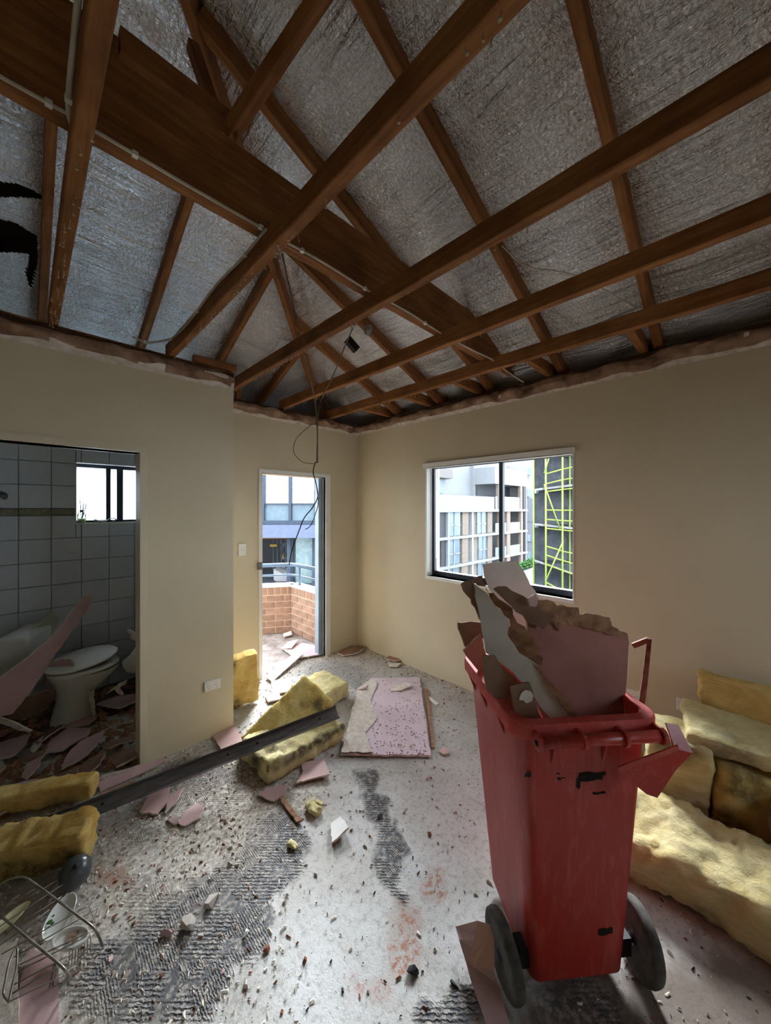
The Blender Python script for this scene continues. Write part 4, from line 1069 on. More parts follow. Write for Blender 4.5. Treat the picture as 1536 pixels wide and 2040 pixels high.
PB = [
    ('angular pink plasterboard piece in front of the mouldy batt', [(600, 1520), (645, 1512), (656, 1548), (590, 1562), (604, 1538)], .02, 'pink'),
    ('broken pink plasterboard piece with torn paper below the mouldy batt', [(515, 1585), (530, 1572), (572, 1568), (570, 1582), (545, 1596)], .02, 'pink'),
    ('brownish pink board piece left of the round pink disc', [(278, 1618), (300, 1584), (338, 1574), (335, 1600), (312, 1622)], .025, 'pink'),
    ('pink leaf-shaped shard standing beside the brownish board piece', [(328, 1618), (336, 1590), (366, 1576), (352, 1600)], .03, 'pink'),
    ('oval pink plasterboard disc on the dusty floor', [(356, 1640), (370, 1618), (392, 1603), (406, 1612), (398, 1632), (368, 1646)], .02, 'pink'),
    ('small pale shard touching the oval pink disc', [(334, 1634), (355, 1622), (356, 1640), (346, 1644)], .012, 'pink'),
    ('white angular plaster shard in the middle of the floor', [(659, 1640), (680, 1630), (694, 1658), (662, 1682)], .03, 'white_board'),
    ('pink square of board under the outlet wall by the jutting corner', [(422, 1462), (466, 1446), (488, 1482), (444, 1500)], .02, 'pink'),
    ('lilac board scrap under the yellow batts near the balcony door', [(540, 1358), (562, 1354), (590, 1368), (575, 1380), (542, 1382)], .02, 'pink_bright'),
    ('pale board scrap between corner batt and flat batts', [(528, 1385), (556, 1382), (560, 1396), (534, 1400)], .02, 'pink_bright'),
    ('lilac broken board lying across the balcony threshold', [(560, 1290), (600, 1282), (640, 1292), (636, 1306), (590, 1312)], .035, 'pink_bright'),
    ('white board square at the balcony threshold', [(559, 1291), (575, 1281), (594, 1281), (582, 1293)], .06, 'white_board'),
    ('small white board corner on the balcony floor', [(564, 1262), (580, 1258), (582, 1266), (566, 1270)], .02, 'white_board'),
    ('curled brown board scrap in the far room corner', [(672, 1300), (700, 1288), (728, 1291), (715, 1302), (685, 1306)], .03, 'brown_board'),
    ('brown board flake against the window wall near the far corner', [(770, 1312), (778, 1302), (802, 1316), (788, 1319)], .03, 'kraft_edge'),
    ('pale flat flake on the floor under the window', [(772, 1320), (800, 1322), (792, 1330), (776, 1329)], .012, 'gypsum'),
    ('small pinkish flake right of the large sheet', [(874, 1498), (884, 1489), (898, 1500), (884, 1504)], .012, 'pink'),
    ('white paper scrap on top of the large pink sheet', [(775, 1368), (812, 1362), (820, 1370), (798, 1378), (778, 1378)], .034, 'gypsum'),
    ('red-edged plaster bit on the left of the large pink sheet', [(712, 1372), (734, 1366), (728, 1376), (714, 1377)], .036, 'pink'),
]
for k, (lab, pts, z, m_) in enumerate(PB):
    P = fpts(pts, z * .5 + .004)
    P[0].z += .0 ; P[len(P) // 2].z += z * .9
    board('plasterboard_fragment', lab, P, .010, (m_, 'gypsum', 'brown_board'), .004, .022, group='plasterboard fragments on the floor', bend=.0)
# long boards at doorways
board('plasterboard_strip', 'long lilac plasterboard strip leaning out of the balcony door', [at(530, 1350, .02), at(542, 1358, .02), at(604, 1304, .05), at(590, 1298, .06)], .012, ('pink_bright', 'gypsum', 'brown_board'), .003, .03)
board('cornice_length', 'length of pink-faced cornice lying along the bathroom threshold', [at(196, 1560, .03), at(200, 1578, .01), at(330, 1520, .02), at(322, 1510, .05)], .014, ('pink', 'gypsum', 'brown_board'), .003, .03)
board('cornice_length', 'pale flat cornice length behind the pink one at the bathroom threshold', [at(190, 1556, .03), at(205, 1545, .05), at(282, 1522, .05), at(285, 1530, .03)], .012, ('gypsum', 'gypsum', 'brown_board'), .004, .03)
board('timber_lath', 'thin timber lath under the steel channel near the batts', [at(198, 1582, .012), at(200, 1588, .012), at(268, 1560, .012), at(266, 1556, .012)], .010, ('kraft_edge',) * 3, .001, .1, cat='lath')
board('timber_lath', 'splintered brown lath lying in front of the mouldy batt', [at(556, 1590, .015), at(564, 1588, .015), at(602, 1634, .02), at(592, 1640, .01)], .012, ('kraft_edge', 'kraft_edge', 'brown_board'), .003, .02, cat='lath')
# pieces in the bottom left corner under the rack
board('plasterboard_sheet', 'pale pink plasterboard offcut under the wire dish rack', [at(116, 2060, .012), at(116, 1925, .012), at(95, 1905, .02), at(60, 1890, .03), at(40, 1960, .02), at(30, 2060, .012)], .012, ('pink', 'gypsum', 'brown_board'), .002, .08)
board('plasterboard_strip', 'cream board strip at the bottom left corner of the room', [at(-10, 2060, .02), at(40, 2060, .02), at(34, 1880, .05), at(-12, 1885, .05)], .02, ('gypsum', 'gypsum', 'brown_board'), .003, .05)
# folded pink paper strip by the bin wheel
r_ = root('paper_strip', 'folded pink board paper strip beside the left bin wheel', 'paper', at(960, 1960))
def prel(px, py, z): return at(px, py, z) - at(960, 1960)
b = MB()
pp = [[(908, 1846, .05), (952, 1834, .13)], [(915, 1872, .05), (985, 1875, .12)], [(928, 1915, .03), (980, 1920, .06)], [(940, 1960, .012), (992, 1962, .02)], [(958, 2010, .006), (1010, 2020, .008)], [(975, 2060, .006), (1020, 2065, .006)]]
pr = [[prel(*a), prel(*c)] for a, c in pp]
V = [q for row in pr for q in row]; F = [(2 * i, 2 * i + 1, 2 * i + 3, 2 * i + 2) for i in range(len(pr) - 1)]
o = mk('paper_sheet', V, F, M['pink'], r_); md = o.modifiers.new('thick', 'SOLIDIFY'); md.thickness = .002
V = [prel(952, 1834, .135), prel(985, 1845, .15), prel(985, 1930, .075), prel(945, 1928, .06), prel(938, 1905, .07)]
o = mk('paper_fold', V, [(0, 1, 2, 3, 4)], M['salmon_paper'], r_); md = o.modifiers.new('thick', 'SOLIDIFY'); md.thickness = .002

# ------------------------------------------------------------------ glass wool batts
def batt(name, label, o, ax, ay, az, mat='wool', rad=.016, amp=.018, seed=0, dirt=(), res=.017, group='yellow glass wool batts pulled from the ceiling', base_dirt=0.0):
    """rounded slab spanned by three edge vectors; lumpy surface, grime patches around given (u,v,w,r,strength)"""
    o, ax, ay, az = map(Vector, (o, ax, ay, az)); L = [ax.length, ay.length, az.length]
    X = ax.normalized(); Yv = (ay - X * ay.dot(X)).normalized(); Zv = X.cross(Yv); flipped = Zv.dot(az) < 0
    if flipped: Yv = -Yv; Zv = X.cross(Yv)
    h = [l / 2 for l in L]; rad = min(rad, min(h) * .95); N = [max(3, int(l / res)) for l in L]
    bm = bmesh.new(); vert = {}
    def gv(i, j, k):
        if (i, j, k) not in vert:
            p = Vector(((i / N[0] * 2 - 1) * h[0], (j / N[1] * 2 - 1) * h[1], (k / N[2] * 2 - 1) * h[2]))
            q = Vector([max(-(h[m] - rad), min(h[m] - rad, p[m])) for m in range(3)])
            d = p - q; d = d.normalized() if d.length > 1e-9 else Vector((0, 0, 1))
            s = q + d * rad
            n_ = .8 * noise.noise(s * 7 + Vector((seed * 3.1, 0, 0))) + .5 * noise.noise(s * 19 + Vector((0, seed, 0))) + .45 * noise.noise(s * 42)
            s = s + d * (n_ * amp)
            s.z += .5 * amp * noise.noise(Vector((s.x * 3, s.y * 3, seed)))
            vert[(i, j, k)] = bm.verts.new(s)
        return vert[(i, j, k)]
    for a, (b1, b2) in ((0, (1, 2)), (1, (0, 2)), (2, (0, 1))):
        for side in (0, N[a]):
            for i in range(N[b1]):
                for j in range(N[b2]):
                    idx = []
                    for di, dj in ((0, 0), (1, 0), (1, 1), (0, 1)):
                        t3 = [0, 0, 0]; t3[a] = side; t3[b1] = i + di; t3[b2] = j + dj; idx.append(gv(*t3))
                    bm.faces.new(idx)
    bmesh.ops.recalc_face_normals(bm, faces=bm.faces[:])
    me = bpy.data.meshes.new(name); bm.verts.index_update(); bm.to_mesh(me)
    vals = []
    for v_ in bm.verts:
        u = [(v_.co[m] / h[m] + 1) / 2 for m in range(3)]
        if flipped: u[1] = 1 - u[1]
        d = base_dirt * (.5 + noise.noise(v_.co * 9))
        for (a, b_, c, rr, st_) in dirt:
            dist = math.sqrt(((u[0] - a) * L[0]) ** 2 + ((u[1] - b_) * L[1]) ** 2 + ((u[2] - c) * L[2]) ** 2)
            w_ = 1 - (dist / rr) + .5 * noise.noise(v_.co * 11 + Vector((seed, 1, 2)))
            d = max(d, st_ * max(0, min(1, w_ * 1.6)))
        vals.append(max(0, min(1, d)))
    bm.free()
    at_ = me.attributes.new('dirt', 'FLOAT', 'POINT'); at_.data.foreach_set('value', vals)
    me.polygons.foreach_set('use_smooth', [True] * len(me.polygons)); me.materials.append(M[mat])
    ob = bpy.data.objects.new(name, me); COL.objects.link(ob)
    mw = Matrix((X, Yv, Zv)).transposed().to_4x4(); mw.translation = o + (ax + ay + az) / 2
    ob.matrix_world = mw
    return tag(ob, label, 'insulation', group)
Z = Vector((0, 0, 1))
# pile by the jutting wall
batt('insulation_batt', 'yellow batt standing upright behind the corner of the jutting wall', (1.16, 3.00, .0), (.26, -.03, .02), (.03, .10, .02), (-.02, -.02, .44), 'wool_amber', seed=1, amp=.016, dirt=[(.05, 0, .95, .10, .9), (.1, 0, .1, .14, .8)])
p0, p1 = at(498, 1452, .10), at(628, 1395, .20)
batt('insulation_batt', 'pale cream batt at the back of the pile near the large pink sheet', at(618, 1432, .0), (.36, .02, .02), (.10, .36, .02), (0, 0, .13), 'wool_pale', seed=2, amp=.02, dirt=[(.9, .1, 0, .08, .4)])
a0, a1 = at(476, 1492, .05), at(606, 1362, .30)
batt('insulation_batt', 'yellow batt with a black stain tilted behind the steel channel', a0, (a1 - a0), at(664, 1416, .165) - a1, Vector((.05, .06, .07)), 'wool', seed=3, amp=.010, dirt=[(.78, .75, 0, .15, 1.0), (.6, .9, 0, .12, .8)])
a0, a1 = at(537, 1566, .0), at(690, 1474, .0)
batt('insulation_batt', 'mouldy greenish batt lying in front of the steel channel', a0, (a1 - a0), at(476, 1508, .02) - a0, Vector((0, 0, .13)), 'wool_pale', seed=4, amp=.026, rad=.022, dirt=[(.0, .5, .7, .13, 1.0), (.72, .8, 1, .16, 1.0), (.97, .5, 1, .12, .9)] + [(.1 * q, 0, .78, .05, .85) for q in range(11)], base_dirt=.22)
# left edge pair
a0, a1 = at(-150, 1655, .03), at(196, 1588, .03)
batt('insulation_batt', 'long yellow batt on the bathroom threshold at the left edge', a0, (a1 - a0), Vector((-.01, .10, .01)), Vector((0, 0, .105)), 'wool_amber', seed=5, amp=.016, dirt=[(.8, 0, .05, .1, .5)])
a0, a1 = at(-150, 1800, .015), at(182, 1735, .02)
batt('insulation_batt', 'torn yellow batt with a darker underside at the left edge behind the dish rack', a0, (a1 - a0), Vector((.02, .13, .03)), Vector((0, 0, .185)), 'wool_amber', seed=6, amp=.026, dirt=[(.6, 0, .12, .16, .9), (.85, 0, .1, .14, .9), (.3, 0, .1, .16, .9)])  # front face darkened in patches towards the bottom
# heap against the window wall
batt('insulation_batt', 'big cream-topped batt lying on the floor behind the red bin', (1.90, .62, 0), (.05, -1.15, 0), (.36, .03, .04), (0, 0, .22), 'wool_pale', seed=7, amp=.030, rad=.05, dirt=[(.45, 0, .1, .10, .5)])
batt('insulation_batt', 'short batt with a pale shiny face propped upright in the heap behind the bin', (2.27, .36, .14), (.05, -.25, -.01), (.24, .05, .02), (.07, .02, .37), 'wool_pale', seed=8, amp=.016, dirt=[(.4, 0, .98, .13, .8), (.3, 0, .02, .10, .9)], base_dirt=.12)
batt('insulation_batt', 'grey-edged batt leaning beside the propped one, near the right frame edge', (2.30, .10, .10), (.10, -.24, -.02), (.30, .10, .03), (.10, .03, .34), 'wool', seed=9, amp=.016, dirt=[(.3, 0, .85, .14, .75), (.1, 0, .2, .16, .8)], base_dirt=.15)
batt('insulation_batt', 'limp grey-yellow batt lying across the top of the heap', (2.36, .22, .475), (.10, -.58, -.03), (.36, .05, .03), (0, 0, .075), 'wool_pale', seed=10, amp=.016, dirt=[(.25, 0, .4, .12, .7), (.7, 0, .4, .14, .7)], base_dirt=.1)
batt('insulation_batt', 'bright yellow batt leaning on the window wall at the top of the heap', (2.70, .20, .555), (.02, -.60, -.01), (.09, .0, .0), (.09, .0, .17), 'wool_amber', seed=11, amp=.016)
batt('insulation_batt', 'dark batt at the right edge between the big batt and the leaning one', (2.28, -.12, .16), (.14, -.40, 0), (.26, .10, .02), (.02, 0, .20), 'wool_pale', seed=12, amp=.02, base_dirt=.75, dirt=[(.2, 0, .7, .3, .9)])  # darkened over most of its surface
batt('insulation_batt', 'flattened batt at the bottom of the heap beside the window wall', (2.32, .55, .0), (.06, -1.1, 0), (.48, .02, 0), (0, 0, .13), 'wool', seed=13, amp=.015, base_dirt=.5)
for k, (px, py, s_) in enumerate(((628, 1635, .06), (588, 1700, .035), (640, 1610, .03))):
    p = at(px, py); batt('insulation_tuft', ['torn pale yellow wool tuft near the white shard', 'tiny yellow wool tuft on the black glue', 'wispy wool tuft behind the torn one'][k], p, Vector((s_, .01, 0)), Vector((-.02, s_ * 1.6, 0)), Vector((0, 0, s_ * .7)), 'wool_pale', rad=.03, amp=.016, seed=20 + k, res=.006, group='wool tufts on the floor')

# ------------------------------------------------------------------ steel channel across the batts
c0, c1 = at(92, 1648, .045), at(672, 1420, .255)
ch = root('steel_channel', 'long grimy steel channel lying across the yellow batts', 'channel', c0)
X = (c1 - c0).normalized(); Yv = Z.cross(X).normalized(); Zv = X.cross(Yv); Lc = (c1 - c0).length
# roll the open side toward the room
ang = math.radians(38); Y2 = Yv * math.cos(ang) + Zv * math.sin(ang); Z2 = X.cross(Y2)
mw = Matrix((X, Y2, Z2)).transposed().to_4x4(); mw.translation = c0; ch.matrix_world = mw
th = .003
MB().box((0, -.04, 0), (Lc, .04, th)).build('web', M['steel_dark'], ch)
MB().box((0, -.04, th), (Lc, -.04 + th, .032)).build('flange', M['steel_dark'], ch)
MB().box((0, .04 - th, th), (Lc, .04, .032)).build('flange', M['steel_dark'], ch)
b = MB()
for s_ in (.15, .55, .66, .92): b.lathe([(.007, .0032), (.007, .0045), (.003, .006)], 10, M=Matrix.Translation((Lc * s_, .005, 0)))
b.build('rivets', M['black'], ch)

# ------------------------------------------------------------------ red wheelie bin
BO = Vector((1.36, .41, 0)); BROT = math.radians(-40)
bin_ = root('wheelie_bin', 'pale-streaked red wheelie bin heaped with broken plasterboard', 'bin', BO, (0, 0, BROT))
BM = Matrix.Translation(BO) @ Matrix.Rotation(BROT, 4, 'Z')
def adopt(o, parent, PM):
    o.parent = parent; o.matrix_parent_inverse = PM.inverted(); return o
def rrect(hw, y0, y1, z, r, n=6):
    out = []; cy = (y0 + y1) / 2; hh = (y1 - y0) / 2
    for sx, sy, a0 in ((1, -1, -90), (1, 1, 0), (-1, 1, 90), (-1, -1, 180)):
        for k in range(n + 1):
            a = math.radians(a0 + 90 * k / n)
            out.append(Vector((sx * (hw - r) + r * math.cos(a), cy + sy * (hh - r) + r * math.sin(a), z)))
    return out
def brow(z):      # outer section of the bin at height z
    f = (z - .05) / .88
    return (.170 + .062 * f, .004 - .040 * f, .385 + .115 * f, .035 + .012 * f)
b = MB(); rings = []
hw, y0, y1, rr = brow(.05); rings.append(rrect(hw - .02, y0 + .02, y1 - .02, .045, rr))
for z in (.055, .10, .25, .45, .65, .80, .93):
    hw, y0, y1, rr = brow(z); rings.append(rrect(hw, y0, y1, z, rr))
inner = []
for z in (.93, .6, .3, .08):
    hw, y0, y1, rr = brow(z); inner.append(rrect(hw - .006, y0 + .006, y1 - .006, z, rr))
b.loft(rings + inner)
body = b.build('body', M['red'], bin_, True, fix=True)
mod = body.modifiers.new('es', 'EDGE_SPLIT'); mod.split_angle = math.radians(50)
b = MB(); hw, y0, y1, rr = brow(.93)
prof = [(.000, .925), (.020, .925), (.030, .932), (.032, .972), (.026, .980), (-.006, .982), (-.010, .975), (-.006, .93)]
rings = [rrect(hw + d_, y0 - d_, y1 + d_, z, rr + max(d_, 0)) for d_, z in prof]; rings.append(rings[0])
b.loft(rings, caps=False); b.build('rim', M['red_dusty'], bin_, True, fix=True).modifiers.new('es', 'EDGE_SPLIT').split_angle = math.radians(45)
# gussets below the rim on both sides
for sx in (-1, 1):
    for yy in (.10, .28, .42):
        hw2, _, _, _ = brow(.85)
        V = [(sx * (hw - .002), yy, .93), (sx * (hw + .027), yy, .93), (sx * (hw2 - .002), yy, .845)]
        V += [(x, y + .006, z) for x, y, z in V]
        mk('gusset', V, [(0, 1, 2), (5, 4, 3), (0, 3, 4, 1), (1, 4, 5, 2), (2, 5, 3, 0)], M['red'], bin_)
for sx in (-.12, .06):
    V = [(sx, y0 - .0, .93), (sx, y0 - .026, .93), (sx, y0 + .004, .83)]; V += [(x + .007, y, z) for x, y, z in V]
    mk('gusset', V, [(0, 1, 2), (5, 4, 3), (0, 3, 4, 1), (1, 4, 5, 2), (2, 5, 3, 0)], M['red'], bin_)
yh, zh = y0 - .062, .945
hb = MB().tube([(-.205, yh, zh), (.215, yh, zh)], .0185, 14).build('handle_bar', M['red'], bin_, True)
MB().lathe([(.006, 0), (.009, .001), (.009, .004), (.002, .005)], 12, M=Matrix.Translation((-.207, yh, zh)) @ Matrix.Rotation(math.radians(-90), 4, 'Y')).build('pin_hole', M['black'], hb)
for sx in (-.20, -.055, .085, .215):
    V, F = [], []
    n = 12; ring = [(yh + .026 * math.cos(2 * math.pi * k / n), zh + .026 * math.sin(2 * math.pi * k / n)) for k in range(n)]
    MB().loft([[Vector((sx - .006, y, z)) for y, z in ring], [Vector((sx + .006, y, z)) for y, z in ring]]).box((sx - .005, yh, zh - .012), (sx + .005, y0 + .004, zh + .022)).build('hinge_lug', M['red'], bin_)
# wheels
def wheel(sx):
    w = root('wheel', None, None); w.parent = bin_; w.location = (sx * .252, .045, .118); w.scale = (.83, .83, .83)
    w.rotation_euler = (0, math.radians(4 * sx), math.radians(-5 * sx))
    R = Matrix.Rotation(math.radians(90), 4, 'Y')
    MB().lathe([(.098, -.022), (.128, -.024), (.138, -.018), (.142, 0), (.138, .018), (.128, .024), (.098, .022)], 36, M=R).build('tyre', M['rubber'], w, True)
    MB().lathe([(.02, -.010), (.06, -.012), (.10, -.020), (.102, -.012), (.102, .012), (.10, .020), (.06, .012), (.02, .010)], 28, M=R).build('hub', M['black'], w, True)
    MB().lathe([(.022, -.03), (.026, -.02), (.026, .02), (.022, .03)], 16, M=R).build('hub_cap', M['alu'], w, True)
wheel(-1); wheel(1)
MB().tube([(-.26, .045, .118), (.26, .045, .118)], .011, 10).build('axle', M['black'], bin_, True)
for sx in (-1, 1): MB().box((sx * .185 - .022, .02, .085), (sx * .185 + .022, .075, .15)).build('axle_bracket', M['black'], bin_)
# black scuffs on the back face
def scuff(x0, x1, z0, z1):
    y_ = lambda z: brow(z)[1] - .0012
    n = 5; V = []; r = random.Random(int(x0 * 1e4))
    for i in range(n + 1):
        x = x0 + (x1 - x0) * i / n
        V += [(x, y_(z1), z1 + r.uniform(-.004, .003)), (x, y_(z0), z0 + r.uniform(-.003, .004))]
    mk('scuff_mark', V, [(2 * i, 2 * i + 1, 2 * i + 3, 2 * i + 2) for i in range(n)], M['black_mark'], bin_)
def bl(px, py):   # pixel -> local x,z on the back face
    for z in [.05 + .002 * i for i in range(450)]:
        pass
    r = ray(px, py); d = 1.22
    for _ in range(8):
        w = BM.inverted() @ Vector((r.x * d, r.y * d, EYE + r.z * d)); d -= (w.y - brow(w.z)[1]) / max(.3, (BM.inverted().to_3x3() @ r).y)
    w = BM.inverted() @ Vector((r.x * d, r.y * d, EYE + r.z * d)); return w.x, w.z
for (xa, ya, xb, yb_) in ((1152, 1540, 1206, 1545), (1150, 1546, 1200, 1553), (1148, 1550, 1156, 1570), (1045, 1540, 1058, 1547), (1110, 1549, 1126, 1552), (1106, 1540, 1116, 1543), (1192, 1850, 1220, 1860), (1180, 1578, 1206, 1581)):
    a_, c_ = bl(xa, ya), bl(xb, yb_); scuff(min(a_[0], c_[0]), max(a_[0], c_[0]), min(a_[1], c_[1]), max(a_[1], c_[1]))
# torn lid remnant hanging at the right end of the handle
def cpx(lst, ox, oy, s): return [(ox + a / s, oy + c / s) for a, c in lst]
def torn(lst, ds, name): 
    P = [at_d(x, y, d_) for (x, y), d_ in zip(lst, ds)]
    return adopt(board(name, None, P, .004, ('red', 'red', 'red'), .001, .06), bin_, BM)
torn([(1230, 1536), (1350, 1492), (1378, 1500), (1345, 1534), (1308, 1588), (1288, 1582)], [1.14, 1.18, 1.19, 1.18, 1.17, 1.16], 'torn_lid_flap')
torn([(1230, 1528), (1350, 1484), (1352, 1494), (1232, 1538)], [1.12, 1.16, 1.17, 1.13], 'torn_lid_edge')
torn([(1326, 1440), (1350, 1444), (1380, 1500), (1344, 1494)], [1.21, 1.22, 1.19, 1.18], 'lid_strap')
torn([(1074, 1462), (1082, 1460), (1078, 1488), (1070, 1516), (1068, 1500)], [1.145] * 5, 'torn_strand')

# ---- what sticks out of the bin
def c8(lst): return cpx(lst, 880, 1100, 2.3415)
def tilted(lst, dlow, dtop, ylow=1450, ytop=1120, skew=0.0):
    return [at_d(x, y, dlow + (dtop - dlow) * (ylow - y) / (ylow - ytop) + skew * (x - 1100) / 100) for x, y in lst]
GBN = 'broken boards standing in the red bin'
def inbin(label, lst, dl, dt, mats, amp=.006, seg=.03, th=.010, skew=0.0):
    return board('board_fragment', label, tilted(c8(lst), dl, dt, skew=skew), th, mats, amp, seg, group=GBN, flip=False, cat='plasterboard')
inbin('large rose-brown plasterboard sheet standing upright in the red bin', [(395, 300), (430, 300), (640, 330), (790, 372), (862, 380), (868, 420), (838, 860), (520, 860), (400, 640)], 1.30, 1.50, ('rose_board', 'gypsum', 'rose_board'), .003, .06, .013, .02)
inbin('ragged brown paper top edge of the rose sheet in the bin', [(440, 222), (520, 232), (535, 250), (636, 258), (640, 292), (700, 290), (780, 305), (792, 345), (858, 376), (850, 395), (730, 372), (640, 340), (560, 345), (545, 368), (520, 330), (420, 310)], 1.285, 1.485, ('kraft_edge', 'kraft_edge', 'brown_board'), .006, .02, .008, .02)
inbin('grey-white board with a pointed top at the back of the bin', [(192, 55), (310, 45), (343, 36), (455, 215), (520, 400), (300, 420), (240, 200), (200, 120)], 1.60, 1.66, ('white_board', 'kraft_edge', 'brown_board'), .004, .04, .012)
inbin('long white painted board strip slanting through the bin', [(145, 140), (178, 168), (210, 190), (250, 250), (308, 312), (305, 390), (360, 470), (430, 512), (520, 630), (652, 790), (560, 830), (330, 560), (205, 470), (182, 330)], 1.245, 1.44, ('white_board', 'kraft_edge', 'brown_board'), .005, .03, .012, -.04)
inbin('brown torn paper layer peeling beside the white strip in the bin', [(205, 165), (260, 215), (330, 262), (352, 330), (400, 372), (472, 495), (466, 532), (425, 505), (365, 470), (310, 392), (316, 312), (250, 245)], 1.252, 1.45, ('kraft_edge', 'kraft_edge', 'brown_board'), .009, .02, .012, -.04)
inbin('dark folded paper flap in the middle of the bin load', [(240, 170), (300, 160), (440, 250), (520, 300), (470, 360), (400, 330), (300, 230)], 1.27, 1.465, ('brown_board', 'kraft_edge', 'brown_board'), .008, .025, .008)
inbin('ragged brown board edge rising at the left of the bin load', [(90, 152), (140, 130), (188, 108), (205, 160), (150, 140), (190, 300), (176, 314), (140, 240)], 1.40, 1.50, ('brown_board', 'kraft_edge', 'brown_board'), .008, .02)
inbin('small brown board leaning out over the left bin rim', [(74, 328), (130, 322), (180, 328), (192, 400), (160, 430), (108, 440)], 1.58, 1.64, ('brown_board', 'kraft_edge', 'brown_board'), .006, .025)
inbin('rose board corner tucked behind the left bin rim', [(98, 458), (180, 380), (208, 480), (205, 600), (160, 540)], 1.55, 1.58, ('rose_board', 'gypsum', 'rose_board'), .004, .03)
inbin('brown board piece standing low at the left inside of the bin', [(190, 482), (246, 478), (352, 602), (350, 790), (205, 640)], 1.33, 1.40, ('brown_board', 'kraft_edge', 'brown_board'), .006, .025)
o = inbin('small brown offcut with a white torn spot at the front of the bin', [(318, 622), (408, 606), (470, 820), (350, 800)], 1.245, 1.27, ('brown_board', 'kraft_edge', 'brown_board'), .003, .03)
sp = board('torn_spot', None, tilted(c8([(362, 690), (372, 655), (390, 642), (415, 650), (427, 670), (420, 695), (395, 704), (380, 690)]), 1.237, 1.262), .002, ('white_board', 'gypsum', 'white_board'), .004, .01)
adopt(sp, o, o.matrix_world.copy())
inbin('narrow brown strip lying across the white strip in the bin', [(420, 510), (470, 560), (600, 710), (655, 790), (630, 800), (560, 720), (470, 600)], 1.238, 1.43, ('kraft_edge', 'kraft_edge', 'brown_board'), .004, .03, .010, -.04)
inbin('pink torn paper scrap near the top of the rose sheet', [(400, 215), (432, 195), (448, 215), (440, 255), (410, 250)], 1.26, 1.45, ('pink', 'gypsum', 'brown_board'), .006, .015, .008, .02)
inbin('thin white-edged sheet beside the rose sheet in the bin', [(858, 398), (873, 402), (845, 860), (832, 860)], 1.33, 1.53, ('white_board', 'gypsum', 'brown_board'), .001, .08, .008, .02)
inbin('jagged pale board scrap at the right inside of the bin', [(845, 700), (862, 720), (878, 800), (840, 800)], 1.34, 1.40, ('gypsum', 'gypsum', 'pink'), .006, .012)
# bent rusty bar
bp = [at_d(1262, 1286, 1.56), at_d(1290, 1275, 1.52), at_d(1294, 1276, 1.515), at_d(1284, 1360, 1.50), at_d(1272, 1440, 1.47), at_d(1270, 1520, 1.45)]
V, F = tube_geo([p - bp[0] for p in bp], .014, 4); o = mk('steel_bar', V, F, M['rust_bar']); o.location = bp[0]
tag(o, 'bent rusty maroon steel bar sticking out of the red bin', 'bar')

# ------------------------------------------------------------------ bathroom wreckage
def ering(cx, cy, rx, ry, z, n=24, nose=0.0):
    return [Vector((cx + rx * math.cos(2 * math.pi * k / n) * (1 + nose * max(0, math.cos(2 * math.pi * k / n))), cy + ry * math.sin(2 * math.pi * k / n), z)) for k in range(n)]
wc = root('toilet', 'white toilet with a loose lid buried in plasterboard wreckage', 'toilet', (.29, 3.80, 0), (0, 0, math.radians(-24)))
b = MB(); b.loft([ering(-.02, 0, .135, .105, 0), ering(-.02, 0, .125, .098, .06), ering(-.01, 0, .110, .088, .16), ering(.02, 0, .135, .108, .24), ering(.05, 0, .195, .150, .33), ering(.055, 0, .225, .178, .385, nose=.05), ering(.055, 0, .225, .178, .400, nose=.05), ering(.055, 0, .180, .135, .400, nose=.05), ering(.05, 0, .13, .10, .32), ering(.03, 0, .05, .05, .22)])
b.build('bowl', M['porcelain'], wc, True, fix=True).modifiers.new('es', 'EDGE_SPLIT').split_angle = math.radians(60)
b = MB(); b.loft([ering(.055, 0, .228, .182, 0, nose=.05), ering(.055, 0, .232, .186, .010, nose=.05), ering(.055, 0, .222, .176, .018, nose=.05)])
o = b.build('lid', M['plastic_white'], wc, True, fix=True); o.location = (-.02, .02, .452); o.rotation_euler = (math.radians(8), math.radians(-7), math.radians(6))
b = MB(); rings = [ering(.055, 0, .226, .180, 0, nose=.05), ering(.055, 0, .226, .180, .016, nose=.05), ering(.055, 0, .15, .105, .016, nose=.05), ering(.055, 0, .15, .105, 0, nose=.05)]; rings.append(rings[0])
b.loft(rings, caps=False); o = b.build('seat', M['plastic_white'], wc, True, fix=True); o.location = (0, 0, .404); o.rotation_euler = (math.radians(2), math.radians(-3), 0)
b = MB(); b.loft([rrect(.20, -.09, .09, .40, .03), rrect(.21, -.095, .095, .55, .03), rrect(.215, -.098, .098, .74, .03), rrect(.20, -.09, .09, .76, .03)]); o = b.build('cistern', M['porcelain'], wc, True, fix=True)
o.rotation_euler = (0, 0, math.radians(90)); o.location = (-.30, .02, -.02); o.modifiers.new('es', 'EDGE_SPLIT').split_angle = math.radians(50)
ba = root('wash_basin', 'white wash basin tipped over behind the bathroom door jamb', 'basin', (.77, 3.72, .33), (math.radians(8), math.radians(62), math.radians(-20)))
b = MB(); b.loft([ering(0, 0, .24, .19, .10), ering(0, 0, .25, .20, .115), ering(0, 0, .235, .185, .12), ering(0, 0, .19, .14, .115), ering(.02, 0, .12, .09, .02), ering(.02, 0, .03, .03, -.01)]); b.loft([ering(0, 0, .24, .19, .10), ering(.0, 0, .20, .15, .03), ering(-.04, 0, .10, .08, -.08), ering(-.06, 0, .07, .06, -.14)])
b.build('bowl', M['porcelain'], ba, True, fix=True).modifiers.new('es', 'EDGE_SPLIT').split_angle = math.radians(60)
MB().lathe([(.03, -.012), (.032, -.006), (.02, -.004)], 14, M=Matrix.Translation((.02, 0, .0))).build('drain', M['wire_metal'], ba, True)
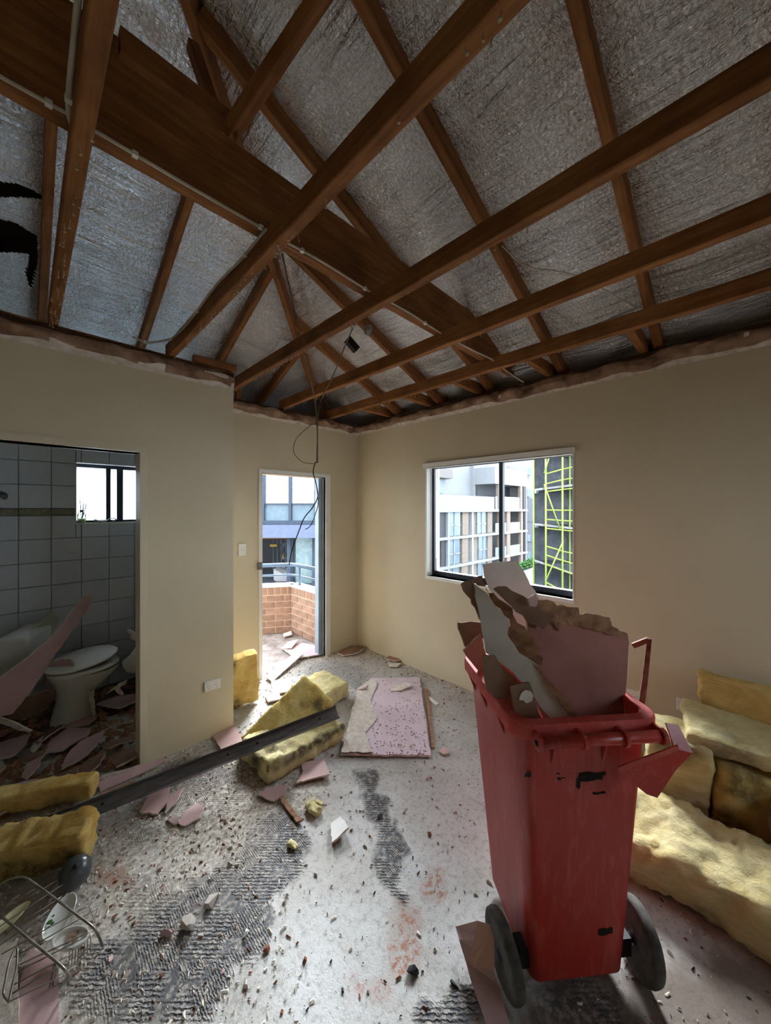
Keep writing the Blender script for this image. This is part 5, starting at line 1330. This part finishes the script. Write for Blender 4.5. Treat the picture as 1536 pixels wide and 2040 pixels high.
def c7b(lst): return cpx(lst, 0, 1150, 4.977)
GBB = 'plasterboard wreckage in the bathroom'
def bath(label, lst, dfun, mats=('pink', 'gypsum', 'brown_board'), name='plasterboard_fragment', **kw):
    pts = c7b(lst); return board(name, label, [at_d(x, y, dfun(x, y)) for x, y in pts], .011, mats, kw.get('amp', .005), kw.get('seg', .03), group=GBB, flip=kw.get('flip', False))
bath('long pink plasterboard plank leaning over the toilet', [(-200, 1250), (0, 985), (200, 830), (460, 620), (640, 420), (700, 340), (820, 215), (850, 185), (930, 170), (915, 260), (880, 330), (720, 520), (500, 800), (330, 1050), (100, 1350), (-200, 1420)], lambda x, y: 2.38 + .0027 * x, name='plasterboard_plank')
bath('pale green panel leaning behind the long pink plank', [(-150, 860), (0, 752), (250, 565), (420, 430), (505, 335), (600, 425), (520, 560), (300, 720), (30, 950), (-150, 1050)], lambda x, y: 2.66 + .0028 * x, ('green_panel', 'gypsum', 'brown_board'), name='wall_panel', amp=.002)
bath('dark grey board sagging left of the toilet base', [(80, 1370), (180, 1220), (420, 1130), (560, 1110), (570, 1150), (480, 1300), (300, 1390), (120, 1420)], lambda x, y: 2.62 + .001 * x, ('brown_board', 'gypsum', 'brown_board'))
bath('curled pale strip under the dark board at the left edge', [(-60, 1370), (40, 1400), (180, 1450), (320, 1520), (300, 1535), (150, 1500), (0, 1440), (-60, 1420)], lambda x, y: 2.42, ('gypsum', 'gypsum', 'brown_board'))
bath('thin shard leaning on the right of the toilet base', [(865, 1100), (900, 1130), (940, 1110), (925, 1190), (945, 1370), (920, 1370)], lambda x, y: 2.84, ('gypsum', 'gypsum', 'brown_board'), seg=.02)
bath('pinkish board lying inside the toilet bowl', [(455, 900), (500, 830), (700, 800), (740, 850), (730, 930), (480, 1000), (440, 1080), (420, 1090)], lambda x, y: 2.86 - .0003 * x)
bath('broken board propped against the tipped basin', [(1260, 525), (1290, 520), (1370, 580), (1370, 650), (1290, 600), (1310, 570)], lambda x, y: 2.80, ('gypsum', 'gypsum', 'brown_board'), seg=.02)
bath('white board flap standing under the tipped basin', [(1060, 1160), (1130, 1090), (1180, 1050), (1260, 1020), (1250, 1060), (1190, 1090), (1225, 1165), (1190, 1160), (1140, 1110)], lambda x, y: 2.80, ('gypsum', 'gypsum', 'brown_board'), seg=.02)
BFL = [
    ('dark pink board flat below the tipped basin', [(950, 1240), (1150, 1180), (1370, 1170), (1370, 1250), (1180, 1310), (1050, 1280)], .05, 'pink'),
    ('pink-brown board slab beneath the toilet front', [(620, 1460), (760, 1420), (950, 1380), (960, 1420), (880, 1480), (680, 1500)], .03, 'pink'),
    ('wide pink board slab in the middle of the bathroom floor', [(440, 1720), (520, 1600), (680, 1510), (900, 1530), (850, 1600), (700, 1660), (620, 1710)], .05, 'pink'),
    ('pointed pink board slab near the bathroom threshold', [(610, 1880), (680, 1740), (800, 1640), (1040, 1550), (980, 1640), (860, 1760)], .06, 'pink'),
    ('brown board layer by the door jamb in the bathroom', [(980, 1640), (1150, 1610), (1375, 1560), (1375, 1640), (1180, 1660), (1080, 1700)], .05, 'brown_board'),
    ('long brown board edge just inside the bathroom door jamb', [(1100, 1750), (1250, 1700), (1380, 1650), (1385, 1790), (1250, 1850), (1150, 1880)], .04, 'brown_board'),
    ('pink board slab at the left of the bathroom floor', [(-60, 1640), (120, 1600), (310, 1570), (240, 1690), (150, 1780), (-60, 1820)], .05, 'pink'),
    ('small pink board tile at the lower left of the bathroom floor', [(210, 1960), (280, 1850), (420, 1810), (390, 1890), (250, 1990)], .04, 'pink'),
    ('grey board slab left of the small pink tile', [(-60, 1830), (40, 1820), (50, 1900), (0, 1960), (-60, 1970)], .03, 'white_board'),
    ('brown board strip crossing the bathroom threshold', [(440, 2000), (600, 1950), (760, 1920), (780, 1980), (600, 2020)], .03, 'brown_board'),
    ('broken brown board under the pointed pink slab', [(740, 1900), (900, 1800), (1050, 1760), (1000, 1860), (850, 1960)], .03, 'brown_board'),
    ('thin white board sliver beside the wide pink slab', [(300, 1700), (360, 1640), (430, 1600), (420, 1660), (330, 1740)], .03, 'gypsum'),
    ('dark board chunk left of the wide pink slab', [(330, 1600), (420, 1540), (600, 1480), (640, 1500), (480, 1580), (380, 1660)], .04, 'brown_board'),
    ('brown-pink board fragment low in the bathroom middle', [(180, 1780), (330, 1750), (460, 1740), (420, 1800), (260, 1840)], .03, 'brown_board'),
]
for lab, lst, z, m_ in BFL:
    P = [at(x, y, z) for x, y in c7b(lst)]; r = random.Random(len(lab)); P[0].z -= .02; P[len(P) // 2].z += .03
    board('plasterboard_fragment', lab, P, .011, (m_, 'gypsum', 'brown_board'), .006, .03, group=GBB)
P = [at(-30, 1640, .06), at(-30, 1580, .06), at(60, 1555, .05), at(140, 1545, .04), at(165, 1548, .03), at(160, 1560, .03), at(40, 1600, .05)]
board('plasterboard_fragment', 'long pink board behind the left-edge batts at the bathroom threshold', P, .011, ('pink', 'gypsum', 'brown_board'), .005, .03, group=GBB)
# diffuser bottle, sill clutter, hook, ceiling rose
p = at_y(163, 1040, YBB + .02)
rd = root('reed_diffuser', 'glass reed diffuser bottle with dark reeds on the bathroom window sill', 'diffuser', (p.x, YBB + .03, BWZ0))
MB().lathe([(.028, 0), (.032, .01), (.032, .075), (.022, .09), (.012, .098), (.012, .115), (.009, .115)], 18).build('bottle', M['glass_green'], rd, True)
MB().lathe([(.029, .004), (.029, .04), (.01, .041)], 16).build('oil', pmat('pale_oil', srgb(206, 204, 160), None, .3, bump=0), rd, True)
for k in range(7):
    a = k * 1.3; MB().tube([(.003 * math.cos(a), .003 * math.sin(a), .03), (.030 * math.cos(a) + .012, .012 * math.sin(a), .20 + .012 * (k % 3))], .0022, 5).build('reed', M['black'], rd)
MB().lathe([(.0135, .095), (.0145, .098), (.0145, .116), (.0135, .118)], 14).build('collar', M['black'], rd, True)
p = at_y(190, 1040, YBB + .02)
cl = root('sill_clutter', 'small dark hand shower with a curled hose on the bathroom window sill', 'clutter', (p.x, YBB + .03, BWZ0 + .004))
MB().lathe([(.012, 0), (.022, .006), (.024, .018), (.014, .026)], 14, M=Matrix.Rotation(math.radians(30), 4, 'Y')).build('head', M['steel_dark'], cl, True)
MB().tube(smooth_path([(.02, 0, .012), (.05, .004, .006), (.08, .0, .008), (.11, .004, .03), (.14, 0, .034), (.155, 0, .02), (.13, .0, .004)], 5), .005, 7).build('hose', M['steel_dark'], cl, True)
p = at_y(2, 985, YBB)
hk = root('wall_hook', 'dark curled towel hook on the bathroom tiles at the left edge', 'hook', (p.x, YBB, p.z))
MB().lathe([(.026, 0), (.026, .008), (.015, .012)], 16, M=Matrix.Rotation(math.radians(90), 4, 'X')).build('rose', M['steel_dark'], hk, True)
MB().tube(smooth_path([(0, -.01, 0), (.02, -.04, .01), (.035, -.05, -.01), (.025, -.05, -.035), (.01, -.05, -.03)], 6), .007, 8).build('arm', M['steel_dark'], hk, True)

# ------------------------------------------------------------------ dish rack with crockery, bottom left
def cr(cx, cy, z): return at(cx / 5.668, 1680 + cy / 5.668, z)
ro = cr(500, 1100, 0)
rack = root('dish_rack', 'rusty chrome wire dish rack tipped over in the bottom left corner', 'dish rack', ro)
def rw(pts, r=.0022, n=5): return [Vector(p) - ro for p in pts], r, n
def wire(name, pts, r): 
    MB().tube(smooth_path([Vector(p) - ro for p in pts], 4), r, 6).build(name, M['wire_metal'], rack, True)
wire('frame_bar', [cr(-60, 500, .13), cr(120, 405, .16), cr(280, 388, .17), cr(460, 505, .165), cr(850, 795, .15), cr(1040, 940, .14), cr(1110, 1040, .10), cr(1160, 1160, .04)], .0042)
wire('frame_bar', [cr(-60, 770, .12), cr(120, 910, .14), cr(300, 1060, .14), cr(640, 1340, .13), cr(740, 1440, .12), cr(768, 1510, .08), cr(770, 1600, .03)], .0042)
for s_, e_ in (((-80, 840), (650, 415)), ((-80, 990), (715, 460)), ((-60, 1090), (700, 600)), ((-40, 1180), (560, 750)), ((20, 1250), (1025, 690)), ((160, 1285), (1105, 735)), ((230, 1365), (1055, 985)), ((200, 1450), (930, 1075)), ((150, 1600), (800, 1255)), ((130, 1700), (780, 1335)), ((100, 1790), (720, 1490))):
    wire('grid_wire', [cr(*s_, .10), cr((s_[0] + e_[0]) / 2, (s_[1] + e_[1]) / 2, .115), cr(*e_, .10)], .0020)
wire('end_loop', [cr(100, 1790, .10), cr(40, 1700, .10), cr(60, 1560, .11), cr(110, 1330, .13), cr(190, 1180, .14), cr(185, 1400, .12), cr(150, 1560, .11), cr(100, 1790, .10)], .0032)
wire('end_loop', [cr(560, 1625, .02), cr(590, 1480, .08), cr(610, 1370, .12), cr(640, 1420, .11), cr(600, 1600, .03), cr(700, 1570, .02)], .0028)
cb = root('cutlery_basket', None, None); cb.parent = rack
for k in range(8):
    f = k / 7; a = Vector(cr(740 + 240 * f, 1230 - 150 * f, .075)) - ro; c = Vector(cr(770 + 250 * f, 1420 - 190 * f, .015)) - ro
    MB().tube([a, a + Vector((.012, .006, -.005)), c], .0017, 5).build('basket_wire', M['wire_metal'], cb)
for (x0, y0_, x1, y1_, z) in ((720, 1190, 990, 1040, .078), (760, 1340, 1010, 1180, .045), (775, 1420, 1020, 1240, .015), (1000, 690, 1075, 900, .05), (1100, 730, 1060, 900, .04)):
    MB().tube([Vector(cr(x0, y0_, z)) - ro, Vector(cr(x1, y1_, z)) - ro], .0018, 5).build('basket_wire', M['wire_metal'], cb)
def dish(name, label, c, ax, ay, mat, prof, cat, n=28):
    """shallow vessel: outline ax,ay half vectors, prof = (scale, height) rings"""
    c, ax, ay = Vector(c), Vector(ax), Vector(ay); nz = ax.cross(ay).normalized(); nz = nz if nz.z > 0 else -nz
    r = root(name, label, cat, c)
    rings = [[ax * (s * math.cos(2 * math.pi * k / n)) + ay * (s * math.sin(2 * math.pi * k / n)) + nz * h for k in range(n)] for s, h in prof]
    MB().loft(rings).build('body', mat, r, True, fix=True).modifiers.new('es', 'EDGE_SPLIT').split_angle = math.radians(50)
    return r, nz
PLP = [(.55, 0), (.75, .004), (.98, .016), (1.0, .018), (.97, .019), (.74, .008), (.4, .005)]
a_, c_ = cr(-120, 1130, .06), cr(310, 700, .06)
dish('oval_plate', 'pale yellow oval plate lying under the wire dish rack', (a_ + c_) / 2, (c_ - a_) / 2, (cr(330, 800, .06) - cr(40, 900, .06)) * .42, pmat('pale_yellow_glaze', srgb(228, 224, 176), None, .25, bump=0, spec=.5), PLP, 'plate')
a_, c_ = cr(500, 1150, .07), cr(850, 600, .09)
r_, nz = dish('spoon_rest', 'long white spoon-shaped dish with green pattern in the dish rack', (a_ + c_) / 2, (c_ - a_) / 2, (cr(770, 980, .08) - cr(560, 850, .08)) * .46, M['porcelain'], PLP, 'dish')
for k, (cx, cy, s_) in enumerate(((560, 890, .010), (590, 905, .007), (545, 950, .006), (600, 820, .005))):
    q = cr(cx, cy, .094) - Vector(r_.location); MB().lathe([(s_, 0), (s_ * .8, .001)], 7, M=Matrix.Translation(q)).build('painted_leaf', E['leaf'], r_)
a_, c_ = cr(600, 1230, .05), cr(1000, 1010, .06)
r_, nz = dish('soap_dish', 'clear-white slotted soap dish at the end of the wire rack', (a_ + c_) / 2, (c_ - a_) / 2, (cr(900, 1170, .05) - cr(720, 1020, .05)) * .55, M['plastic_white'], [(.8, 0), (1.0, .02), (1.0, .024), (.9, .024), (.82, .016), (.3, .016)], 'soap dish')
for cx, cy in ((770, 1105), (845, 1090), (790, 1035), (860, 1020)):
    q = cr(cx, cy, .074) - Vector(r_.location); MB().lathe([(.010, 0), (.010, .0012), (.004, .0014)], 10, M=Matrix.Translation(q)).build('drain_slot', M['brown_board'], r_)
q = cr(850, 330, .075)
eg = root('grey_ball', 'dark grey egg-shaped plastic ball at the end of the dish rack', 'ball', q, (math.radians(20), math.radians(-30), math.radians(50)))
MB().lathe([(.006, -.074), (.030, -.066), (.050, -.040), (.059, -.005), (.056, .030), (.042, .056), (.022, .068), (.010, .070)], 28).build('shell', pmat('grey_satin_plastic', srgb(72, 78, 80), srgb(58, 62, 64), .28, bump=0, spec=.5), eg, True)
MB().lathe([(.010, .0), (.010, .004), (.006, .006)], 14, M=Matrix.Translation((0, .0, .068))).build('stopper', M['black'], eg, True)

# ------------------------------------------------------------------ rubble
chunk_me = {}
def chunk(px, py, s, mat, label, group='plaster crumbs scattered over the floor', cat='rubble', sq=.6, z=0):
    v = rnd.randrange(5); key = (mat, v)
    if key not in chunk_me:
        bm = bmesh.new(); rc = random.Random(v * 13 + len(mat))
        for _ in range(13):
            q = Vector((rc.gauss(0, 1), rc.gauss(0, 1), rc.gauss(0, 1))).normalized() * rc.uniform(.75, 1.15); bm.verts.new(q)
        bmesh.ops.convex_hull(bm, input=bm.verts[:])
        me = bpy.data.meshes.new('plaster_chunk'); bm.to_mesh(me); bm.free(); me.materials.append(M[mat]); chunk_me[key] = me
    o = bpy.data.objects.new('plaster_chunk', chunk_me[key]); COL.objects.link(o)
    p = at(px, py, z); o.location = (p.x, p.y, z + s * sq * .7); o.rotation_euler = (rnd.uniform(-.2, .2), rnd.uniform(-.2, .2), rnd.uniform(0, 6))
    o.scale = (s, s * rnd.uniform(.6, .9), s * sq); return tag(o, label, cat, group)
M['glue_black'] = pmat('black_glue_flake', srgb(62, 62, 66), srgb(40, 40, 44), .8, scale=30, bump=.5)
M['gyp_brown'] = pmat('brown_brick_crumb', srgb(150, 96, 70), srgb(116, 74, 54), .95, scale=30, bump=.5)
big = [(420, 1800, .036, 'gypsum', 'jagged white plaster lump on the black glue at left'), (485, 1866, .026, 'white_board', 'flat white plaster lump at the edge of the black glue'), (372, 1850, .04, 'gypsum', 'brown-white crumbled plaster lump left of the glue patch'), (332, 1866, .026, 'pink', 'pink-faced plaster lump beside the crumbled one'),
       (458, 1725, .018, 'gypsum', 'white plaster nugget in the dusty patch'), (465, 1702, .013, 'gypsum', 'smaller white nugget just behind the plaster nugget'), (531, 1896, .018, 'gyp_brown', 'brownish plaster nugget on the bare concrete'), (822, 1938, .026, 'glue_black', 'black peeled glue flake on rusty dust'),
       (905, 1962, .018, 'glue_black', 'black glue flake left of the pink paper strip'), (757, 1628, .022, 'glue_black', 'curled black glue flake at the foot of the middle glue strip'), (856, 1664, .015, 'gyp_brown', 'brown splintered crumb right of the middle glue strip'), (852, 1552, .018, 'pink', 'pinkish plaster crumb in front of the large sheet'),
       (700, 1655, .012, 'gyp_brown', 'brown crumb against the white angular shard'), (820, 1488, .016, 'gypsum', 'grey stone on the front edge of the large pink sheet'), (797, 1486, .014, 'gypsum', 'second grey stone on the front of the large pink sheet'), (735, 1512, .012, 'gypsum', 'small stone just below the large pink sheet'),
       (662, 1506, .016, 'gyp_brown', 'brown lump left of the large pink sheet corner'), (885, 1403, .014, 'gyp_brown', 'brown lump right of the slim white strip'), (800, 1345, .014, 'gyp_brown', 'brown lump behind the large pink sheet'), (778, 1350, .012, 'gyp_brown', 'brown lump at the back edge of the large pink sheet')]
for px, py, s, m_, lab in big:
    zz = .022 if 'on the front' in lab else 0
    chunk(px, py, s, m_, lab, group=None, z=zz)
r4 = random.Random(77)
for k in range(66):       # small crumbs one could count
    w = r4.random()
    if w < .35: px, py = r4.uniform(200, 620), r4.uniform(1600, 1960); zone = 'on the dusty floor left of the bare concrete'
    elif w < .75: f = r4.random(); px = 715 + 220 * f + r4.uniform(-25, 10); py = 1290 + 75 * f + r4.uniform(2, 22); zone = 'at the foot of the window wall'
    else: px, py = r4.uniform(520, 720), r4.uniform(1285, 1360); zone = 'near the balcony door'
    m_ = r4.choice(['gypsum', 'gypsum', 'gyp_brown', 'pink']); kind_ = {'gypsum': 'small pale plaster crumb', 'gyp_brown': 'small brown brick crumb', 'pink': 'small pink plasterboard crumb'}[m_]
    chunk(px, py, r4.uniform(.007, .014), m_, kind_ + ' ' + zone, group=kind_ + 's ' + zone)

def scatter(name, label, mat, n, smin, smax, seed, weight):
    r = random.Random(seed); b = MB(); k = 0; tries = 0
    while k < n and tries < n * 40:
        tries += 1
        x, y = r.uniform(-.1, XR - .01), r.uniform(-.1, YF + .2)
        if y > YJ - .01 and x < XJ: continue
        if y > YF and not (DX0 < x < DX1): continue
        if r.random() > weight(x, y): continue
        s = smin + (smax - smin) * r.random() ** 3; z = .003; a = r.uniform(0, 6.28); ca, sa = math.cos(a), math.sin(a)
        L, W, Hh = s * r.uniform(.8, 2.6), s * r.uniform(.5, 1), s * r.uniform(.2, .8)
        V = [(-L / 2, -W / 2, 0), (L / 2, -W * r.uniform(.2, .6), 0), (L * .4, W / 2, 0), (-L * r.uniform(.2, .5), W / 2, 0), (-L * .3, 0, Hh), (L * .25, W * .1, Hh * r.uniform(.4, 1))]
        V = [(x + p * ca - q * sa, y + p * sa + q * ca, z + h) for p, q, h in V]
        b.add(V, [(0, 1, 5, 4), (1, 2, 5), (2, 3, 4, 5), (3, 0, 4)]); k += 1
    o = b.build(name, M[mat]); tag(o, label, 'rubble', kind='stuff'); return o
def wt(x, y):
    d = (x + y) * C45; px = CXP + FPX * ((x - y) * C45) / max(d, .2)
    left = max(0, min(1, (640 - px) / 160)) if d < 2.6 else .25
    wall = math.exp(-max(0, min(XR - x, YF - y)) / .10)
    return max(.10, left, wall, .55 if y > 2.6 else 0)
scatter('plaster_crumbs', 'pale plaster crumbs and dust strewn over the floor', 'gypsum', 8500, .003, .014, 1, wt)
scatter('brick_crumbs', 'brown crumbs strewn over the floor', 'gyp_brown', 2300, .003, .012, 2, wt)
scatter('glue_crumbs', 'black glue crumbs strewn over the floor', 'glue_black', 1000, .003, .010, 3, lambda x, y: .5)
# crumbs on the pink sheet
b = MB(); r5 = random.Random(9)
for k in range(420):
    px = r5.uniform(715, 850); py = 1505 - 150 * r5.random() ** 1.2
    p = at(px, py, .023); s = r5.uniform(.002, .007)
    if px < 700 + (1505 - py) * .25 + 10: continue
    b.add([p + Vector((-s, 0, 0)), p + Vector((s * .6, -s, 0)), p + Vector((s, s, 0)), p + Vector((0, 0, s))], [(0, 1, 3), (1, 2, 3), (2, 0, 3)])
tag(b.build('sheet_crumbs', M['gyp_brown']), 'brown crumbs strewn on the large pink sheet', 'rubble', kind='stuff')
# rubble bed in the bathroom
b = MB(); r6 = random.Random(15)
for k in range(900):
    x, y = r6.uniform(-.3, 1.0), r6.uniform(YJ + .05, YBB - .03); s = .008 + .03 * r6.random() ** 3; a = r6.uniform(0, 6.3)
    p = Vector((x, y, .0)); u = Vector((math.cos(a), math.sin(a), r6.uniform(-.1, .4))) * s * 2; v_ = Vector((-math.sin(a), math.cos(a), r6.uniform(-.1, .3))) * s
    b.add([p - u, p + v_, p + u, p - v_, p + Vector((0, 0, s))], [(0, 3, 4), (3, 2, 4), (2, 1, 4), (1, 0, 4)])
tag(b.build('bathroom_crumbs', M['kraft_edge']), 'brown plaster crumbs covering the bathroom floor', 'rubble', kind='stuff')
